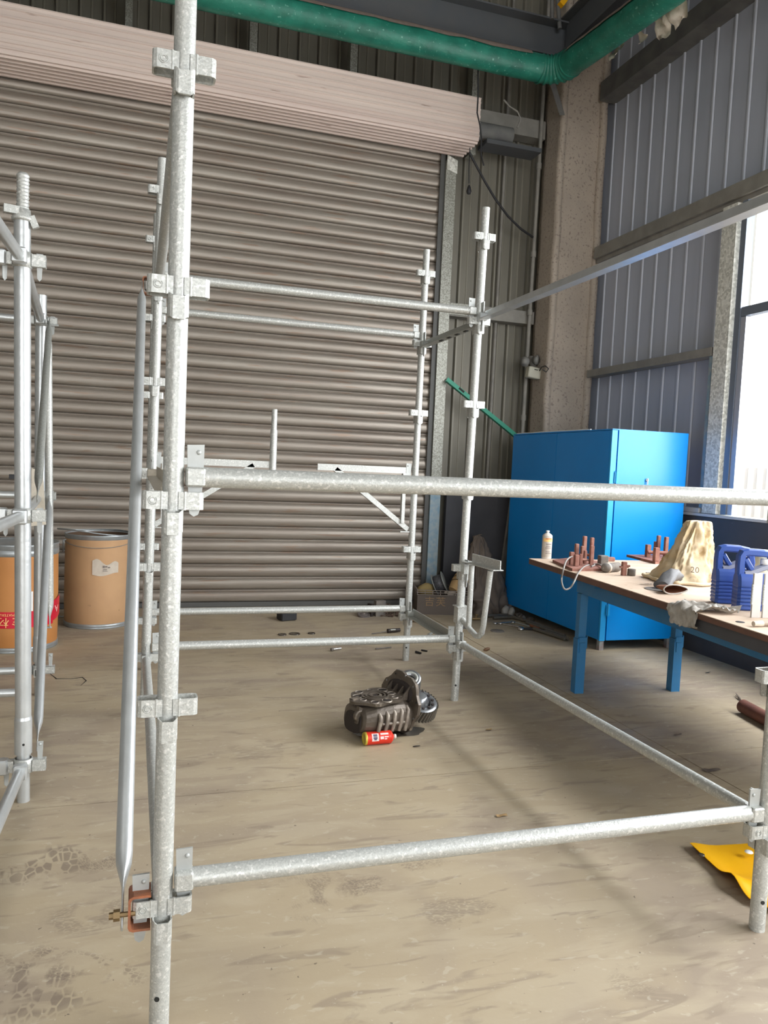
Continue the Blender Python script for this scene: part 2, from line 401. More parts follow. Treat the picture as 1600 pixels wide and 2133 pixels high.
while x > -2.4: inst('panel', ps_, wb, (x, 5.79, 4.7)); x -= pw
MB().bx((2.985, 5.60, 0), (3.80, 5.66, 1.24)).build('lower_panel', DADO, wb)
MB().bx((-9, 5.64, 0), (-2.6, 5.80, 7.5)).build('plain_sheet', SIDEW, wb)

def girt(name, a, b, mat=GIRT, label=None, cat='beam'):
    g = MB(); a, b = V(a), V(b); g.bx(a, b)
    # C-section groove along the face
    o = g.build(name, mat, origin=(a+b)/2); tag(o, kind='structure'); return o
girt('trim_1', (2.89, 5.62, 2.99), (3.89, 5.76, 3.12), GIRT)
MB().bx((2.90, 5.600, 3.0), (3.15, 5.62, 3.115)).build('splice_plate', SPANGLE, bpy.data.objects['trim_1'])
ORGfix = None
girt('trim_2', (2.98, 5.60, 4.89), (3.89, 5.76, 5.07), GIRT)
for k, (px, w_) in enumerate(((268, .06), (527, .07), (737, .07), (993, .07))):
    p = P(px, 60 if px < 400 else 110, 'y', 5.60)
    tag(MB().bx((p.x-w_/2, 5.58, 4.6), (p.x+w_/2, 5.70, 7.3)).build('trim_%d' % (3+k), SPANGLE, origin=(p.x, 5.64, 4.6)), kind='structure')
for k, px in enumerate((1045,)):
    p = P(px, 450, 'y', 5.72); pt = P(1036, 800, 'y', 5.72)
    tag(MB().tube((p.x, 5.735, 1.25), (p.x+.02, 5.735, 6.9), .016, seg=10).build('trim_7', GIRT, origin=(p.x, 5.735, 1.25)), kind='structure')

# right wall
wr = thing('wall_right', (4.45, 0, 0), kind='structure')
MB().bx((4.50, -11, 3.72), (4.6, 5.9, 7.5)).bx((4.50, -11, 0), (4.6, 5.9, 1.12)).bx((4.50, 3.30, 1.12), (4.6, 5.9, 3.72)).bx((4.50, -11, 1.12), (4.6, -5.4, 3.72)).build('backing', SIDEW, wr)
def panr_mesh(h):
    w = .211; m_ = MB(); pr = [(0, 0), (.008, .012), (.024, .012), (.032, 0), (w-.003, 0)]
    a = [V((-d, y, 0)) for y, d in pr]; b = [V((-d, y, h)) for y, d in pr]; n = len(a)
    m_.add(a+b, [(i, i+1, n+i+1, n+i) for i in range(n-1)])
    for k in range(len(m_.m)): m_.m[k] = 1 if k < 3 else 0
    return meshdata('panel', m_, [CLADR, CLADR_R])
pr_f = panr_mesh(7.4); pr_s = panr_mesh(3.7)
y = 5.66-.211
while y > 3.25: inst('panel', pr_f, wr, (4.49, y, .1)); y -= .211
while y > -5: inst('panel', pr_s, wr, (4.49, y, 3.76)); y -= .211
tag(MB().bx((XR, -11, 0), (4.46, 5.25, 1.125)).build('baseboard_right', DADO, origin=(XR, 0, 0)), kind='structure')
tag(MB().bx((XR-.012, -11, 1.128), (4.49, 5.25, 1.150)).bx((XR-.004, 3.42, 1.1525), (4.49, 5.25, 1.19)).build('trim_8', WHITEC, origin=(XR, 0, 1.13)), kind='structure')
tag(MB().bx((XR, -11, 3.64), (4.485, 5.25, 3.755)).bx((XR+.03, -11, 3.60), (4.485, 5.25, 3.638)).build('trim_9', GIRT, origin=(XR, 0, 3.64)), kind='structure')
tag(MB().bx((XR, 3.41, 2.435), (4.47, 5.25, 2.505)).build('trim_10', GIRT, origin=(XR, 4, 2.44)), kind='structure')
tag(MB().bx((4.31, -11, 5.215), (4.49, 5.27, 5.40)).build('trim_11', DUSTSTEEL, origin=(4.2, 0, 5.14)), kind='structure')
# window band
win = thing('window_1', (XR, 0, 1.15), kind='structure')
MB().bx((XR, 3.225, 1.155), (4.46, 3.385, 3.60)).build('side_post', SPANGLE_W, win)
MB().bx((XR+.005, 3.395, 1.195), (4.44, 3.43, 2.43)).build('edge_strip', BLUEST, win)
for yy in (3.165, 1.6, 0.05, -1.5, -3.05, -4.6):
    MB().bx((XR+.02, yy-.028, 1.155), (XR+.09, yy+.03, 3.60)).build('frame_bar', ALU, win)
    MB().bx((XR+.03, yy-.085, 1.155), (XR+.08, yy-.030, 2.70)).build('sash_stile', ALUL, win)
for k in range(5):
    a = 3.13-1.55*k; b = a-1.49
    MB().bx((XR+.025, b, 2.705), (XR+.085, a, 2.775)).build('mullion', ALU, win)
    MB().bx((XR+.052, b, 1.16), (XR+.056, a, 3.60)).build('pane', GLASS, win)
# other walls and roof of the hall
tag(MB().bx((-9.1, -11, 0), (-9, 5.9, 7.5)).build('wall_left', SIDEW, origin=(-9, 0, 0)), kind='structure')
tag(MB().bx((-9, -11.1, 0), (-5, -11, 7.5)).bx((3, -11.1, 0), (4.6, -11, 7.5)).bx((-5, -11.1, 5.4), (3, -11, 7.5)).build('wall_rear', SIDEW, origin=(0, -11, 0)), kind='structure')
tag(MB().bx((-9.1, -11.1, 7.5), (4.6, 5.9, 7.6)).build('ceiling', SIDEW, origin=(0, 0, 7.5)), kind='structure')
gnd = tag(MB().bx((4.65, -30, -.32), (60, 40, -.3)).build('outside_ground', GROUND, origin=(10, 0, -.3)), kind='structure')
fz = P(1560, 972, 'x', 12).z
fe = thing('fence', (12, 3, -.3), 'pale ribbed sheet fence standing outside beyond the window', 'fence')
fm = meshdata('sheet', MB().prism([(0, 0), (.03, -.04), (.10, -.04), (.13, 0), (.245, 0), (.245, .01), (0, .01)], (0, 0, 0), (0, 1, 0), (1, 0, 0), (0, 0, fz+.28)), FENCE)
for k in range(44): inst('sheet', fm, fe, (12, 5.5+k*.25-.0, -.3))
MB().bx((12.02, 5.4, fz-.2), (12.07, 16.6, fz-.14)).build('rail', FENCE, fe)

# steel column in sprayed mortar
cl = thing('steel_column', (4.17, 5.45, 0), 'thick column coated in rough beige mortar behind the blue cabinet', 'column')
def rough_box(a, b, nx, ny, nzs, amp, round_=.02):
    mb = MB(); a, b = V(a), V(b); per = []
    w_, d_ = b.x-a.x, b.y-a.y
    for i in range(nx): per.append((a.x+w_*i/nx, a.y))
    for i in range(ny): per.append((b.x, a.y+d_*i/ny))
    for i in range(nx): per.append((b.x-w_*i/nx, b.y))
    for i in range(ny): per.append((a.x, b.y-d_*i/ny))
    rings = []
    for k in range(nzs+1):
        z = a.z+(b.z-a.z)*k/nzs
        ring = []
        for (x_, y_) in per:
            n_ = nz3((x_, y_, z), 3.0); n2 = nz3((x_, y_, z), 14)
            ring.append(V((x_+n_.x*amp+n2.x*amp*.3, y_+n_.y*amp+n2.y*amp*.3, z)))
        rings.append(ring)
    mb.loft(rings); return mb
rough_box((3.955, 5.33, 0), (4.40, 5.61, 7.4), 8, 5, 90, .014).build('mortar_coat', COLUMN, cl)
rough_box((3.90, 5.29, 0), (3.96, 5.64, 7.4), 2, 6, 90, .012).build('flange_coat', COLUMN, cl)
rough_box((4.36, 5.28, 0), (4.42, 5.61, 7.4), 2, 6, 90, .008).build('flange_coat', COLUMN, cl)

# dark steel beams overhead
b1 = tag(MB().bx((-9, 4.86, 5.32), (3.85, 4.99, 5.34)).bx((-9, 4.915, 5.34), (3.72, 4.935, 5.60)).bx((-9, 4.80, 5.60), (3.85, 5.05, 5.615)).build('roof_beam', DARKSTEEL, origin=(0, 4.9, 5.3)), 'long dark steel beam running above the green pipe along the back wall', 'beam')
b1.data.materials.append(DUSTSTEEL)
b2 = tag(MB().bx((3.57, -8, 5.31), (3.74, 4.84, 5.33)).bx((3.645, -8, 5.33), (3.665, 4.84, 5.62)).bx((3.57, -8, 5.625), (3.74, 4.84, 5.64)).build('roof_beam', DARKSTEEL, origin=(3.6, 0, 5.3)), 'dark steel beam running toward the viewer above the right end of the pipe', 'beam')

# green wrapped pipe
gp = thing('overhead_pipe', (3.3, 4.85, 5.17), 'thick green wrapped pipe with an elbow, under the roof beams', 'pipe')
R_ = .118; c0 = (3.60, 4.85, 5.17)
pts = [V((-8.9, 4.85, 5.17)), V((3.40, 4.85, 5.17))]
arc = [V((3.40+.2*math.sin(t), 4.65+.2*math.cos(t), 5.165)) for t in [PI/2*k/6 for k in range(1, 7)]]
p1 = MB()
a0 = pts[0]; n_ = 90; line = [a0.lerp(pts[1], k/n_) for k in range(n_+1)]
line = line + arc
endp = V((3.60, -8, 4.85)); line += [arc[-1].lerp(V((3.60, 3.2, 5.02)), k/14) for k in range(1, 15)] + [V((3.60, 3.2, 5.02)).lerp(V((3.6, -8, 4.6)), k/30) for k in range(1, 31)]
p1.path(line, R_, 24, rr=[R_+.006*nz3(q, 3).x+.003*nz3(q, 17).y for q in line]).build('pipe_wrap', GREENP, gp)
d1 = MB()      # dust lying on the crown of the pipe
for seg_ in (line[:91], line[97:]):
    rings = []
    for q, q2 in zip(seg_[:-1], seg_[1:]):
        t = (q2-q).normalized(); sd = t.cross(V((0, 0, 1))).normalized()
        rings.append([q + sd*(math.sin(a)*(R_+.010)) + V((0, 0, math.cos(a)*(R_+.008+.003*nz3(q, 9).x))) for a in [math.radians(d + 9*nz3(q, 6).y) for d in (-50, -25, 0, 25, 48, 68)]])
    d1.loft(rings, caps=False, closed=False)
d1.build('dust_layer', DUSTTOP, gp)
el = MB()
for k in range(7):
    t = PI/2*k/6; c = V((3.40+.2*math.sin(t), 4.65+.2*math.cos(t), 5.165)); d = V((math.cos(t), -math.sin(t), 0))
    el.lathe([(R_+.001, -.014), (R_+.011, 0), (R_+.001, .014)], c, d, 24)
el.build('elbow_wrinkles', GREENP, gp)
for k, (px, py, s_) in enumerate(((1281, 112, .055), (1293, 95, .035), (1337, 78, .05), (1380, 55, .085), (1410, 18, .10), (1287, 25, .03))):
    c = P(px, py, 'x', 3.72); m_ = MB(); g = 8; vs = []
    for i in range(g):
        for j in range(g):
            u_, v_ = (i/(g-1)-.5)*2, (j/(g-1)-.5)*2
            q = V((.35*s_*math.sin(v_*2.4+k), s_*u_*(1-.3*abs(v_)), s_*v_*.9)); q += nz3(q, 16, k)*s_*.5
            vs.append(c+q)
    m_.add(vs, [(i*g+j, i*g+j+1, (i+1)*g+j+1, (i+1)*g+j) for i in range(g-1) for j in range(g-1)], True).build('peeled_wrap', PAPERW, gp)
# brackets that hold pipe and beam at the corner
sb = tag(MB().angle(P(1143, 165, 'y', 5.0), P(1166, 240, 'y', 5.25), RT, (0, 0, 1), .05, .05, .008).build('pipe_bracket', DUSTSTEEL, origin=P(1143, 165, 'y', 5)), 'dusty diagonal steel strap from the pipe elbow down to the column', 'bracket')
hb = thing('beam_hanger', P(1158, 20, 'y', 4.75), 'grey forked hanger with a yellow clamp above the beam corner', 'hanger')
MB().tube(P(1150, 40, 'y', 4.8), P(1150, -40, 'y', 4.8), .018, seg=8).tube(P(1166, 60, 'y', 4.82), P(1160, -30, 'y', 4.82), .02, seg=8).build('rod', DUSTSTEEL, hb)
MB().box(P(1172, 5, 'y', 4.78), (.05, .05, .07), Matrix.Rotation(.6, 3, 'Y')).build('clamp', YEL, hb)
# roller shutter
dr = thing('door_1', (.5, YB, 0), kind='structure')
sp = .1234; z0 = .049
def slat_mesh(x0, x1, h=sp):
    prof = [(.010, 0.0), (-.003, .003), (-.010, .009), (-.015, .022), (-.018, .040), (-.0185, .055), (-.017, .072), (-.012, .088), (-.006, .096), (.003, .099), (.004, .102), (-.006, .105), (-.0085, .110), (-.005, .116), (.010, .119), (.012, .1225)]
    a = [V((x0, y_, z_)) for y_, z_ in prof]; b = [V((x1, y_, z_)) for y_, z_ in prof]; n = len(a)
    return meshdata('slat', MB().add(a+b, [(i, n+i, n+i+1, i+1) for i in range(n-1)], True), SHUT)
sm = slat_mesh(-3.2, 2.755)
for k in range(37):
    o = inst('slat', sm, dr, (0, YB+random.uniform(-.002, .002), z0+k*sp))
MB().bx((-3.2, YB-.02, .004), (2.755, YB+.02, .049)).build('bottom_bar', SHUT_D, dr)
MB().bx((-3.2, YB+.03, 0), (2.755, YB+.04, 4.6)).build('backing_sheet', HOLE, dr)
# guide and jamb
MB().bx((2.735, YB+.015, 0), (2.775, YB+.05, 4.6)).bx((2.775, YB-.045, 0), (2.783, YB+.05, 4.6)).bx((2.735, YB-.045, 0), (2.775, YB-.038, 4.6)).build('guide_rail', SHUT_D, dr)
jb = MB().bx((2.785, YB-.07, 1.28), (2.895, YB+.05, 4.49)).build('jamb_post', SPANGLE, dr)
MB().bx((2.785, YB-.07, 0), (2.895, YB+.05, 1.278)).build('jamb_foot', BLUEST, dr)
pt = P(940, 350, 'y', YB-.075)
MB().prism([(0, 0), (.11, -.03), (.11, .10), (.0, .14)], (2.79, YB-.078, 4.40), (1, 0, 0), (0, 0, 1), (0, -.004, 0)).build('jamb_cap', SPANGLE_W, dr)
# hood over the roll
hd = thing('shutter_hood', (.5, 5.3, 4.5), 'pinkish ribbed sheet hood covering the rolled shutter above the door', 'shutter hood')
def sheet(x0, x1, prof, th, mat, name):
    a = [V((x0, y_, z_)) for y_, z_ in prof]; b = [V((x1, y_, z_)) for y_, z_ in prof]; n = len(a)
    MB().add(a+b, [(i, i+1, n+i+1, n+i) for i in range(n-1)]).build(name, mat, hd)
fp = []; z = 4.945
fp += [(5.30, z), (5.155, z)]
def rib(z, d=.012, w=.02): return [(5.16, z), (5.16-d, z-.006), (5.16-d, z-w), (5.16, z-w-.006)]
for zz in (4.92, 4.855, 4.795, 4.735, 4.675, 4.615): fp += rib(zz, .010, .018 if zz not in (4.795, 4.675) else .03)
fp += [(5.160, 4.580), (5.165, 4.558)]
sheet(-3.2, 2.955, fp, .002, HOOD, 'front_sheet')
bpf = [(5.165, 4.558)]
yy = 5.185
while yy < 5.55:
    bpf += [(yy, 4.556), (yy+.007, 4.540), (yy+.028, 4.540), (yy+.035, 4.556)]; yy += .066
bpf += [(5.58, 4.556)]
sheet(-3.2, 2.955, bpf, .002, HOOD, 'underside_sheet')
MB().bx((-3.2, 5.150, 4.945), (2.955, 5.162, 4.952)).build('top_lip', HOODL, hd)
MB().bx((2.90, 5.20, 4.575), (2.905, 5.56, 4.93)).build('end_plate', DARKSTEEL, hd)
MB().tube((2.91, 5.40, 4.76), (3.40, 5.40, 4.76), .085, seg=20).build('roller_drum', DUSTSTEEL, hd)
MB().bx((3.10, 5.30, 4.62), (3.70, 5.52, 4.66)).build('motor_shelf', DARKSTEEL, hd)
MB().path([P(1050, 208, 'y', 5.3), P(1062, 222, 'y', 5.28), P(1078, 232, 'y', 5.27), P(1085, 248, 'y', 5.27), P(1078, 266, 'y', 5.29)], .009, 8).build('cable_loop', GIRT, hd)

# cords, conduits and lamp by the column
tag(MB().path([P(*q, 'y', 5.02) for q in ((998, -30), (999, 60), (996, 150), (996, 200), (994, 235), (1000, 262), (1003, 290), (1002, 320), (1008, 345))], .008, 6).build('hanging_cord', BLACK, origin=P(997, 200, 'y', 5.02)), 'thin black cord hanging down past the right end of the hood', 'cord')
tag(MB().path([P(x_, y_, 'y', 5.20+.35*k/6) for k, (x_, y_) in enumerate(((978, 318), (992, 345), (1010, 378), (1032, 415), (1058, 450), (1084, 476), (1110, 494)))], .012, 6).build('slanting_cable', BLACK, origin=P(1030, 420, 'y', 5.2)), 'black cable slanting from the hood end down to the conduit', 'cable')
pc = thing('pull_cord', P(977, 395, 'y', 5.24), 'short cord with a dark plug hanging under the hood end', 'cord')
MB().path([P(979, 308, 'y', 5.24), P(977, 350, 'y', 5.24), P(977, 382, 'y', 5.24)], .005, 6).build('cord', BLACK, pc)
MB().lathe([(.004, .04), (.016, .02), (.026, -.02), (.018, -.045), (.0, -.05)], P(977, 394, 'y', 5.24), (0, 0, 1), 12).build('plug', BLACK, pc)
cx = P(1122, 400, 'y', 5.42).x
cdt = thing('conduit', (3.81, 5.575, 0), 'thin grey conduit running up the wall beside the mortar column', 'pipe')
MB().tube((3.80, 5.575, 1.2), (3.84, 5.575, 7.2), .020, seg=10).build('tube', GIRT, cdt)
for zz in (2.0, 3.1, 3.7, 4.6): MB().tube((3.80+.0067*(zz-1.2), 5.575, zz-.03), (3.80+.0067*(zz-1.2), 5.575, zz+.03), .028, seg=10).build('coupling', GIRT, cdt)
lp = thing('emergency_lamp', P(1112, 775, 'y', 5.5), 'ivory emergency lamp with two round heads on the conduit beside the column', 'lamp')
lc = P(1111, 777, 'y', 5.46); LR = Matrix.Rotation(.12, 3, 'Y')
MB().bbox(lc, (.145, .08, .115), .008, LR).build('case', LAMPW, lp)
MB().box(lc+V((0.01, -.041, .03)), (.04, .003, .008), LR).build('switch', HOLE, lp)
MB().box(lc+V((.085, .01, -.035)), (.035, .05, .02), LR).build('bracket', LAMPW, lp)
for (px, py, dx) in ((1093, 753, -.6), (1119, 750, .5)):
    c = P(px, py, 'y', 5.43); a = V((dx, -.75, -.1))
    h = MB().lathe([(.0, -.05), (.03, -.045), (.05, -.01), (.053, .0), (.047, .004)], c, a, 20).build('lamp_head', LAMPG, lp)
    MB().lathe([(.0, .004), (.044, .004), (.048, .006), (.0, .008)], c, a, 20).build('lens', SIDEW, h)
MB().tube(lc+V((0, 0, .05)), P(1106, 745, 'y', 5.55), .03, seg=10).build('neck', LAMPG, lp)
MB().path([lc+V((.07, .03, 0)), P(1128, 765, 'y', 5.35), P(1136, 762, 'y', 5.25), P(1143, 768, 'y', 5.24), P(1138, 775, 'y', 5.25), P(1130, 770, 'y', 5.26)], .006, 6).build('cord', BLACK, lp)
ga = tag(MB().angle(P(927, 795, 'y', 5.52), P(1100, 936, 'y', 5.52), (0, -1, 0), V((.56, 0, .83)), .05, .055, .005).build('green_angle_bar', GREENA, origin=P(1000, 860, 'y', 5.5)), 'green painted angle bar slanting down from the door jamb to behind the cabinet', 'bar')
for t in (.16,): 
    q = P(927, 795, 'y', 5.515).lerp(P(1100, 936, 'y', 5.515), t)+V((.03, 0, .03))
    MB().box(q, (.07, .004, .02), Matrix.Rotation(.6, 3, 'Y')).build('slot', HOLE, ga)
ORG[ga.name] = V(ga.location)

# ================================================================ FOREGROUND SCAFFOLD
TR = .02415
sca = thing('scaffold_tower', (.92, 1.7, 0), 'large galvanised tube scaffold frame filling the middle of the hall', 'scaffold')
POST = {'A': ((0.0, 0.0), (.003, 0.0), 3.1), 'B': ((-.020, 2.44), (.008, 2.44), 2.968), 'C': ((1.812, 2.44), (1.853, 2.44), 2.975),
        'D': ((1.832, 3.42), (1.848, 3.42), 2.972), 'E': ((1.838, 0.0), (1.838, .0), 3.1), 'F': ((-.012, 3.42), (.004, 3.42), 2.968)}
def px_(k, z):
    a, b, h = POST[k]; t = z/h; return V((a[0]+(b[0]-a[0])*t, a[1]+(b[1]-a[1])*t, z))
KZ = [.331+.4945*k for k in range(6)]
def uloop(mb, ang, z, h=.041, w=.046, out=.046, t=.0045, notch=0):
    c, s_ = math.cos(ang), math.sin(ang)
    def T(tx, ny, zz): return V((c*ny - s_*tx, s_*ny + c*tx, zz))
    o = [(-w/2, .012), (-w/2, TR+out-.010), (-w/2+.004, TR+out-.003), (-w/2+.010, TR+out), (w/2-.010, TR+out), (w/2-.004, TR+out-.003), (w/2, TR+out-.010), (w/2, .012)]
    i_ = [(-w/2+t, .012), (-w/2+t, TR+out-.011), (-w/2+t+.001, TR+out-t-.002), (-w/2+.011, TR+out-t), (w/2-.011, TR+out-t), (w/2-t-.001, TR+out-t-.002), (w/2-t, TR+out-.011), (w/2-t, .012)]
    n = len(o)
    def zt(q, top):     # V-shaped dip in the collar's lip
        return z+(h/2 if top else -h/2) - (notch*(1-min(1, abs(q[0])/(w*.45))) if q[1] > TR+.01 else 0)
    ot = [T(a, b, zt((a, b), 1)) for a, b in o]; ob = [T(a, b, zt((a, b), 0)) for a, b in o]
    it = [T(a, b, zt((a, b), 1)) for a, b in i_]; ib = [T(a, b, zt((a, b), 0)) for a, b in i_]
    vs = ot+ob+it+ib
    fs = []
    for k in range(n-1):
        fs += [(k, n+k, n+k+1, k+1), (2*n+k, 2*n+k+1, 3*n+k+1, 3*n+k), (k, k+1, 2*n+k+1, 2*n+k), (n+k, 3*n+k, 3*n+k+1, n+k+1)]
    mb.add(vs, fs)
cm = MB()
for a in (0, PI): uloop(cm, a, 0)
for a in (PI/2, -PI/2): uloop(cm, a, -.046, .052, .046, .022, notch=.018)
# weld beads and the stamped swirl
for sx in (-1, 1):
    cm.tube((sx*.0265, -.021, -.022), (sx*.0265, -.021, .022), .0035, seg=6)
for k in range(2):
    r = .006+.004*k
    cm.path([V((-.046+r*math.cos(a), -.0237, r*math.sin(a))) for a in [k*2+5*q/12 for q in range(13)]], .0011, 4)
CM = meshdata('collar', cm, GALV)
CMC = meshdata('collar', cm, CREAM)
for k, (a, b, h) in POST.items():
    top = px_(k, h); base = px_(k, 0)
    mb = MB().tube(base, top, TR, seg=28, hollow=.004)
    if k in 'CDBF':            # spigot lip
        mb.tube(px_(k, h-.165), px_(k, h-.16), TR+.001, seg=28)
    # slot / hole near the foot
    st = mb.build('standard', GALV, sca)
    for z in KZ:
        if z < h-.05: inst('collar', CM, st, px_(k, z))
    for zz, dd in ((.10, -1),):
        MB().tube(px_(k, zz)+V((dd*.3, -.95, 0)).normalized()*(TR-.001), px_(k, zz)+V((dd*.3, -.95, 0)).normalized()*(TR+.0008), .0065, seg=12).build('pin_hole', HOLE, st)

def wedge(parent, c, face, flip=1):
    """flat tapered steel wedge hanging through the collar; face = normal of the plate"""
    f_ = V(face).normalized(); u = V((0, 0, 1)).cross(f_).normalized()
    prof = [(-.019, .083), (.021, .085), (.020, .0), (.014, -.070), (.010, -.082), (.0, -.087), (-.010, -.080), (-.012, -.066), (-.016, 0)]
    mb = MB().prism([(x_*flip, z_) for x_, z_ in prof], V(c)-f_*.003, u, (0, 0, 1), f_*.006)
    mb.sph(V(c)+u*.008*flip+V((0, 0, .066))+f_*.002, .0062, 10, 6); mb.sph(V(c)+u*.008*flip+V((0, 0, .066))-f_*.002, .0062, 10, 6)
    mb.tube(V(c)-f_*.0036+V((0, 0, -.075)), V(c)+f_*.0036+V((0, 0, -.075)), .0032, seg=8)
    return mb.build('wedge', STEELP, parent)
def head(mb, p, d, up=.0):
    """C-shaped end clamp gripping the collar; p on post axis at ledger height"""
    d = V(d).normalized(); s_ = V((-d.y, d.x, 0)); R = Matrix((d, s_, V((0, 0, 1)))).transposed()
    mb.bbox(V(p)+d*(TR+.026), (.044, .052, .046), .004, R)
def ledger(k1, k2, lev, ax, mat=GALV, kind='tube', dz=None, cut=None):
    z = KZ[lev] + (.052 if ax == 'x' else .012) if dz is None else KZ[lev]+dz
    a, b = px_(k1, z), px_(k2, z); d = (b-a).normalized()
    mb = MB()
    if kind == 'tube':
        mb.tube(a+d*(TR+.044), b-d*(TR+.044), .0213 if ax == 'y' else .02415, seg=24)
        head(mb, a, d); head(mb, b, -d)
        o = mb.build('ledger', mat, sca)
    else:
        s_ = V((-d.y, d.x, 0))
        mb.angle(a+d*(TR+.02)+V((0, 0, -.028)) - s_*.025, b-d*(TR+.02)+V((0, 0, -.028)) - s_*.025, s_, (0, 0, 1), .052, .055, .005)
        head(mb, a+V((0, 0, -.01)), d); head(mb, b+V((0, 0, -.01)), -d)
        o = mb.build('transom', mat, sca)
    s_ = V((-d.y, d.x, 0)); kf = -s_ if ax == 'x' else s_
    off = .047
    wedge(o, a+d*(off+.002)+V((0, 0, -.008)), V((-d.y, d.x, 0)), -1 if ax == 'x' else 1)
    wedge(o, b-d*(off+.002)+V((0, 0, -.008)), V((-d.y, d.x, 0)), 1)
    return o
for a, b, l in (('A', 'E', 0), ('A', 'E', 2), ('B', 'C', 0), ('B', 'C', 4), ('F', 'D', 0), ('F', 'D', 4)):
    ledger(a, b, l, 'x', dz=.057)
ledger('E', 'C', 0, 'y', dz=.030); ledger('A', 'B', 0, 'y', dz=-.0); ledger('A', 'B', 4, 'y', dz=.0)
ledger('E', 'C', 4, 'y', GALV_L, 'angle', dz=.03)
tr1 = ledger('C', 'D', 4, 'y', GALV_D, 'angle', dz=.0); ledger('C', 'D', 0, 'y', GALV_D, 'angle', dz=.035)
ledger('A', 'B', 2, 'y', CREAM, 'angle', dz=.02)
for t in (.18, .32, .46, .60):   # punched slots of the perforated transom
    q = px_('C', KZ[4]-.03).lerp(px_('D', KZ[4]-.03), t)
    MB().box(q+V((-.004, 0, -.001)), (.016, .05, .004)).build('slot', HOLE, tr1)
# diagonal brace with flattened ends, bolt and orange clamp
def brace(p, q, r, parent, mat=GALV_L, flat=.10, side=(1, 0, 0)):
    p, q = V(p), V(q); d = (q-p).normalized(); L = (q-p).length; s_ = V(side); s_ = (s_-d*s_.dot(d)).normalized(); n = d.cross(s_); rings = []
    st = [(0, .003, r*.55), (.008, .003, r*1.0), (flat*.6, .003, r*1.25), (flat, .004, r*1.4), (flat+.025, r*.5, r*1.3), (flat+.055, r*.9, r*1.08), (flat+.085, r, r)]
    for t, w_, h_ in st: rings.append((t, w_, h_))
    for t, w_, h_ in st[::-1]: rings.append((L-t, w_, h_))
    rr = [[p + d*t + s_*(w_*math.cos(2*PI*k/20)) + n*(h_*math.sin(2*PI*k/20)) for k in range(20)] for t, w_, h_ in rings]
    return MB().loft(rr).build('brace', mat, parent)
bb = V((-.092, -.02, .325)); bt = V((-.080, 2.42, 2.32))
br = brace(bb+V((0, -.004, -.035)), bt, .0212, sca, GALV_L, .10)
MB().lathe([(.0, -.030), (.008, -.030), (.008, -.020), (.0135, -.020), (.0135, -.005), (.006, -.005), (.006, .03), (.0, .03)], bb, (1, 0, 0), 6, smooth=False).build('bolt', BRASS, br)
def cclamp(c, mat):
    mb = MB(); c = V(c); t = .006; w_, h_ = .052, .088
    o = [(w_/2, h_/2), (-w_/2+.012, h_/2), (-w_/2+.003, h_/2-.004), (-w_/2, h_/2-.012), (-w_/2, -h_/2+.012), (-w_/2+.003, -h_/2+.004), (-w_/2+.012, -h_/2), (w_/2, -h_/2)]
    i_ = [(w_/2, h_/2-t), (-w_/2+.014, h_/2-t), (-w_/2+t+.003, h_/2-t-.002), (-w_/2+t, h_/2-.014), (-w_/2+t, -h_/2+.014), (-w_/2+t+.003, -h_/2+t+.002), (-w_/2+.014, -h_/2+t), (w_/2, -h_/2+t)]
    for k in range(7):
        q = [o[k], o[k+1], i_[k+1], i_[k]]
        mb.prism(q, c+V((0, -.03, 0)), (1, 0, 0), (0, 0, 1), (0, .06, 0))
    return mb
k1 = cclamp(px_('A', KZ[0])+V((-.053, 0, -.004)), RUST).build('brace_clamp', RUST, sca)
wedge(k1, px_('A', KZ[0])+V((-.052, 0, -.005)), (0, 1, 0), -1)
cclamp(px_('B', KZ[4])+V((-.055, 0, 0)), RUST).build('brace_clamp', RUST, sca)
# platform brackets on the far standards
def bracket_in(post, sx, mat, x_end, stub):
    z = KZ[2]+.055; pp = px_(post, z); y_ = pp.y
    mb = MB().angle(pp+V((sx*.05, .0, .0)), V((x_end, y_, z+.0)), (0, 1, 0), (0, 0, 1), .05, .045, .005)
    mb.bx((pp.x+sx*.085-.012, y_-.018, z-.36), (pp.x+sx*.085+.012, y_+.018, z))
    p_ = V((pp.x+sx*.045, y_, z-.42)); q_ = V((x_end-sx*.12, y_, z-.002)); d = (q_-p_).normalized(); n = V((-d.z, 0, d.x))
    mb.angle(p_, q_, (0, 1, 0), n*(1 if n.z > 0 else -1), .035, .035, .004)
    mb.bx((pp.x+sx*.03, y_-.02, z-.425), (pp.x+sx*.10, y_+.02, z-.418))
    o = mb.build('platform_bracket', mat, sca)
    wedge(o, pp+V((sx*.05, 0, -.01)), (0, 1, 0))
    if stub:
        MB().tube((x_end, y_, z-.04), (x_end, y_, z+.26), TR, seg=18).tube((x_end, y_, z+.26), (x_end, y_, z+.40), .0195, seg=18, hollow=.003).build('spigot', GALV, o)
    return o
bracket_in('D', -1, GALV, 1.115, False)
bracket_in('F', 1, GALV, .80, True)
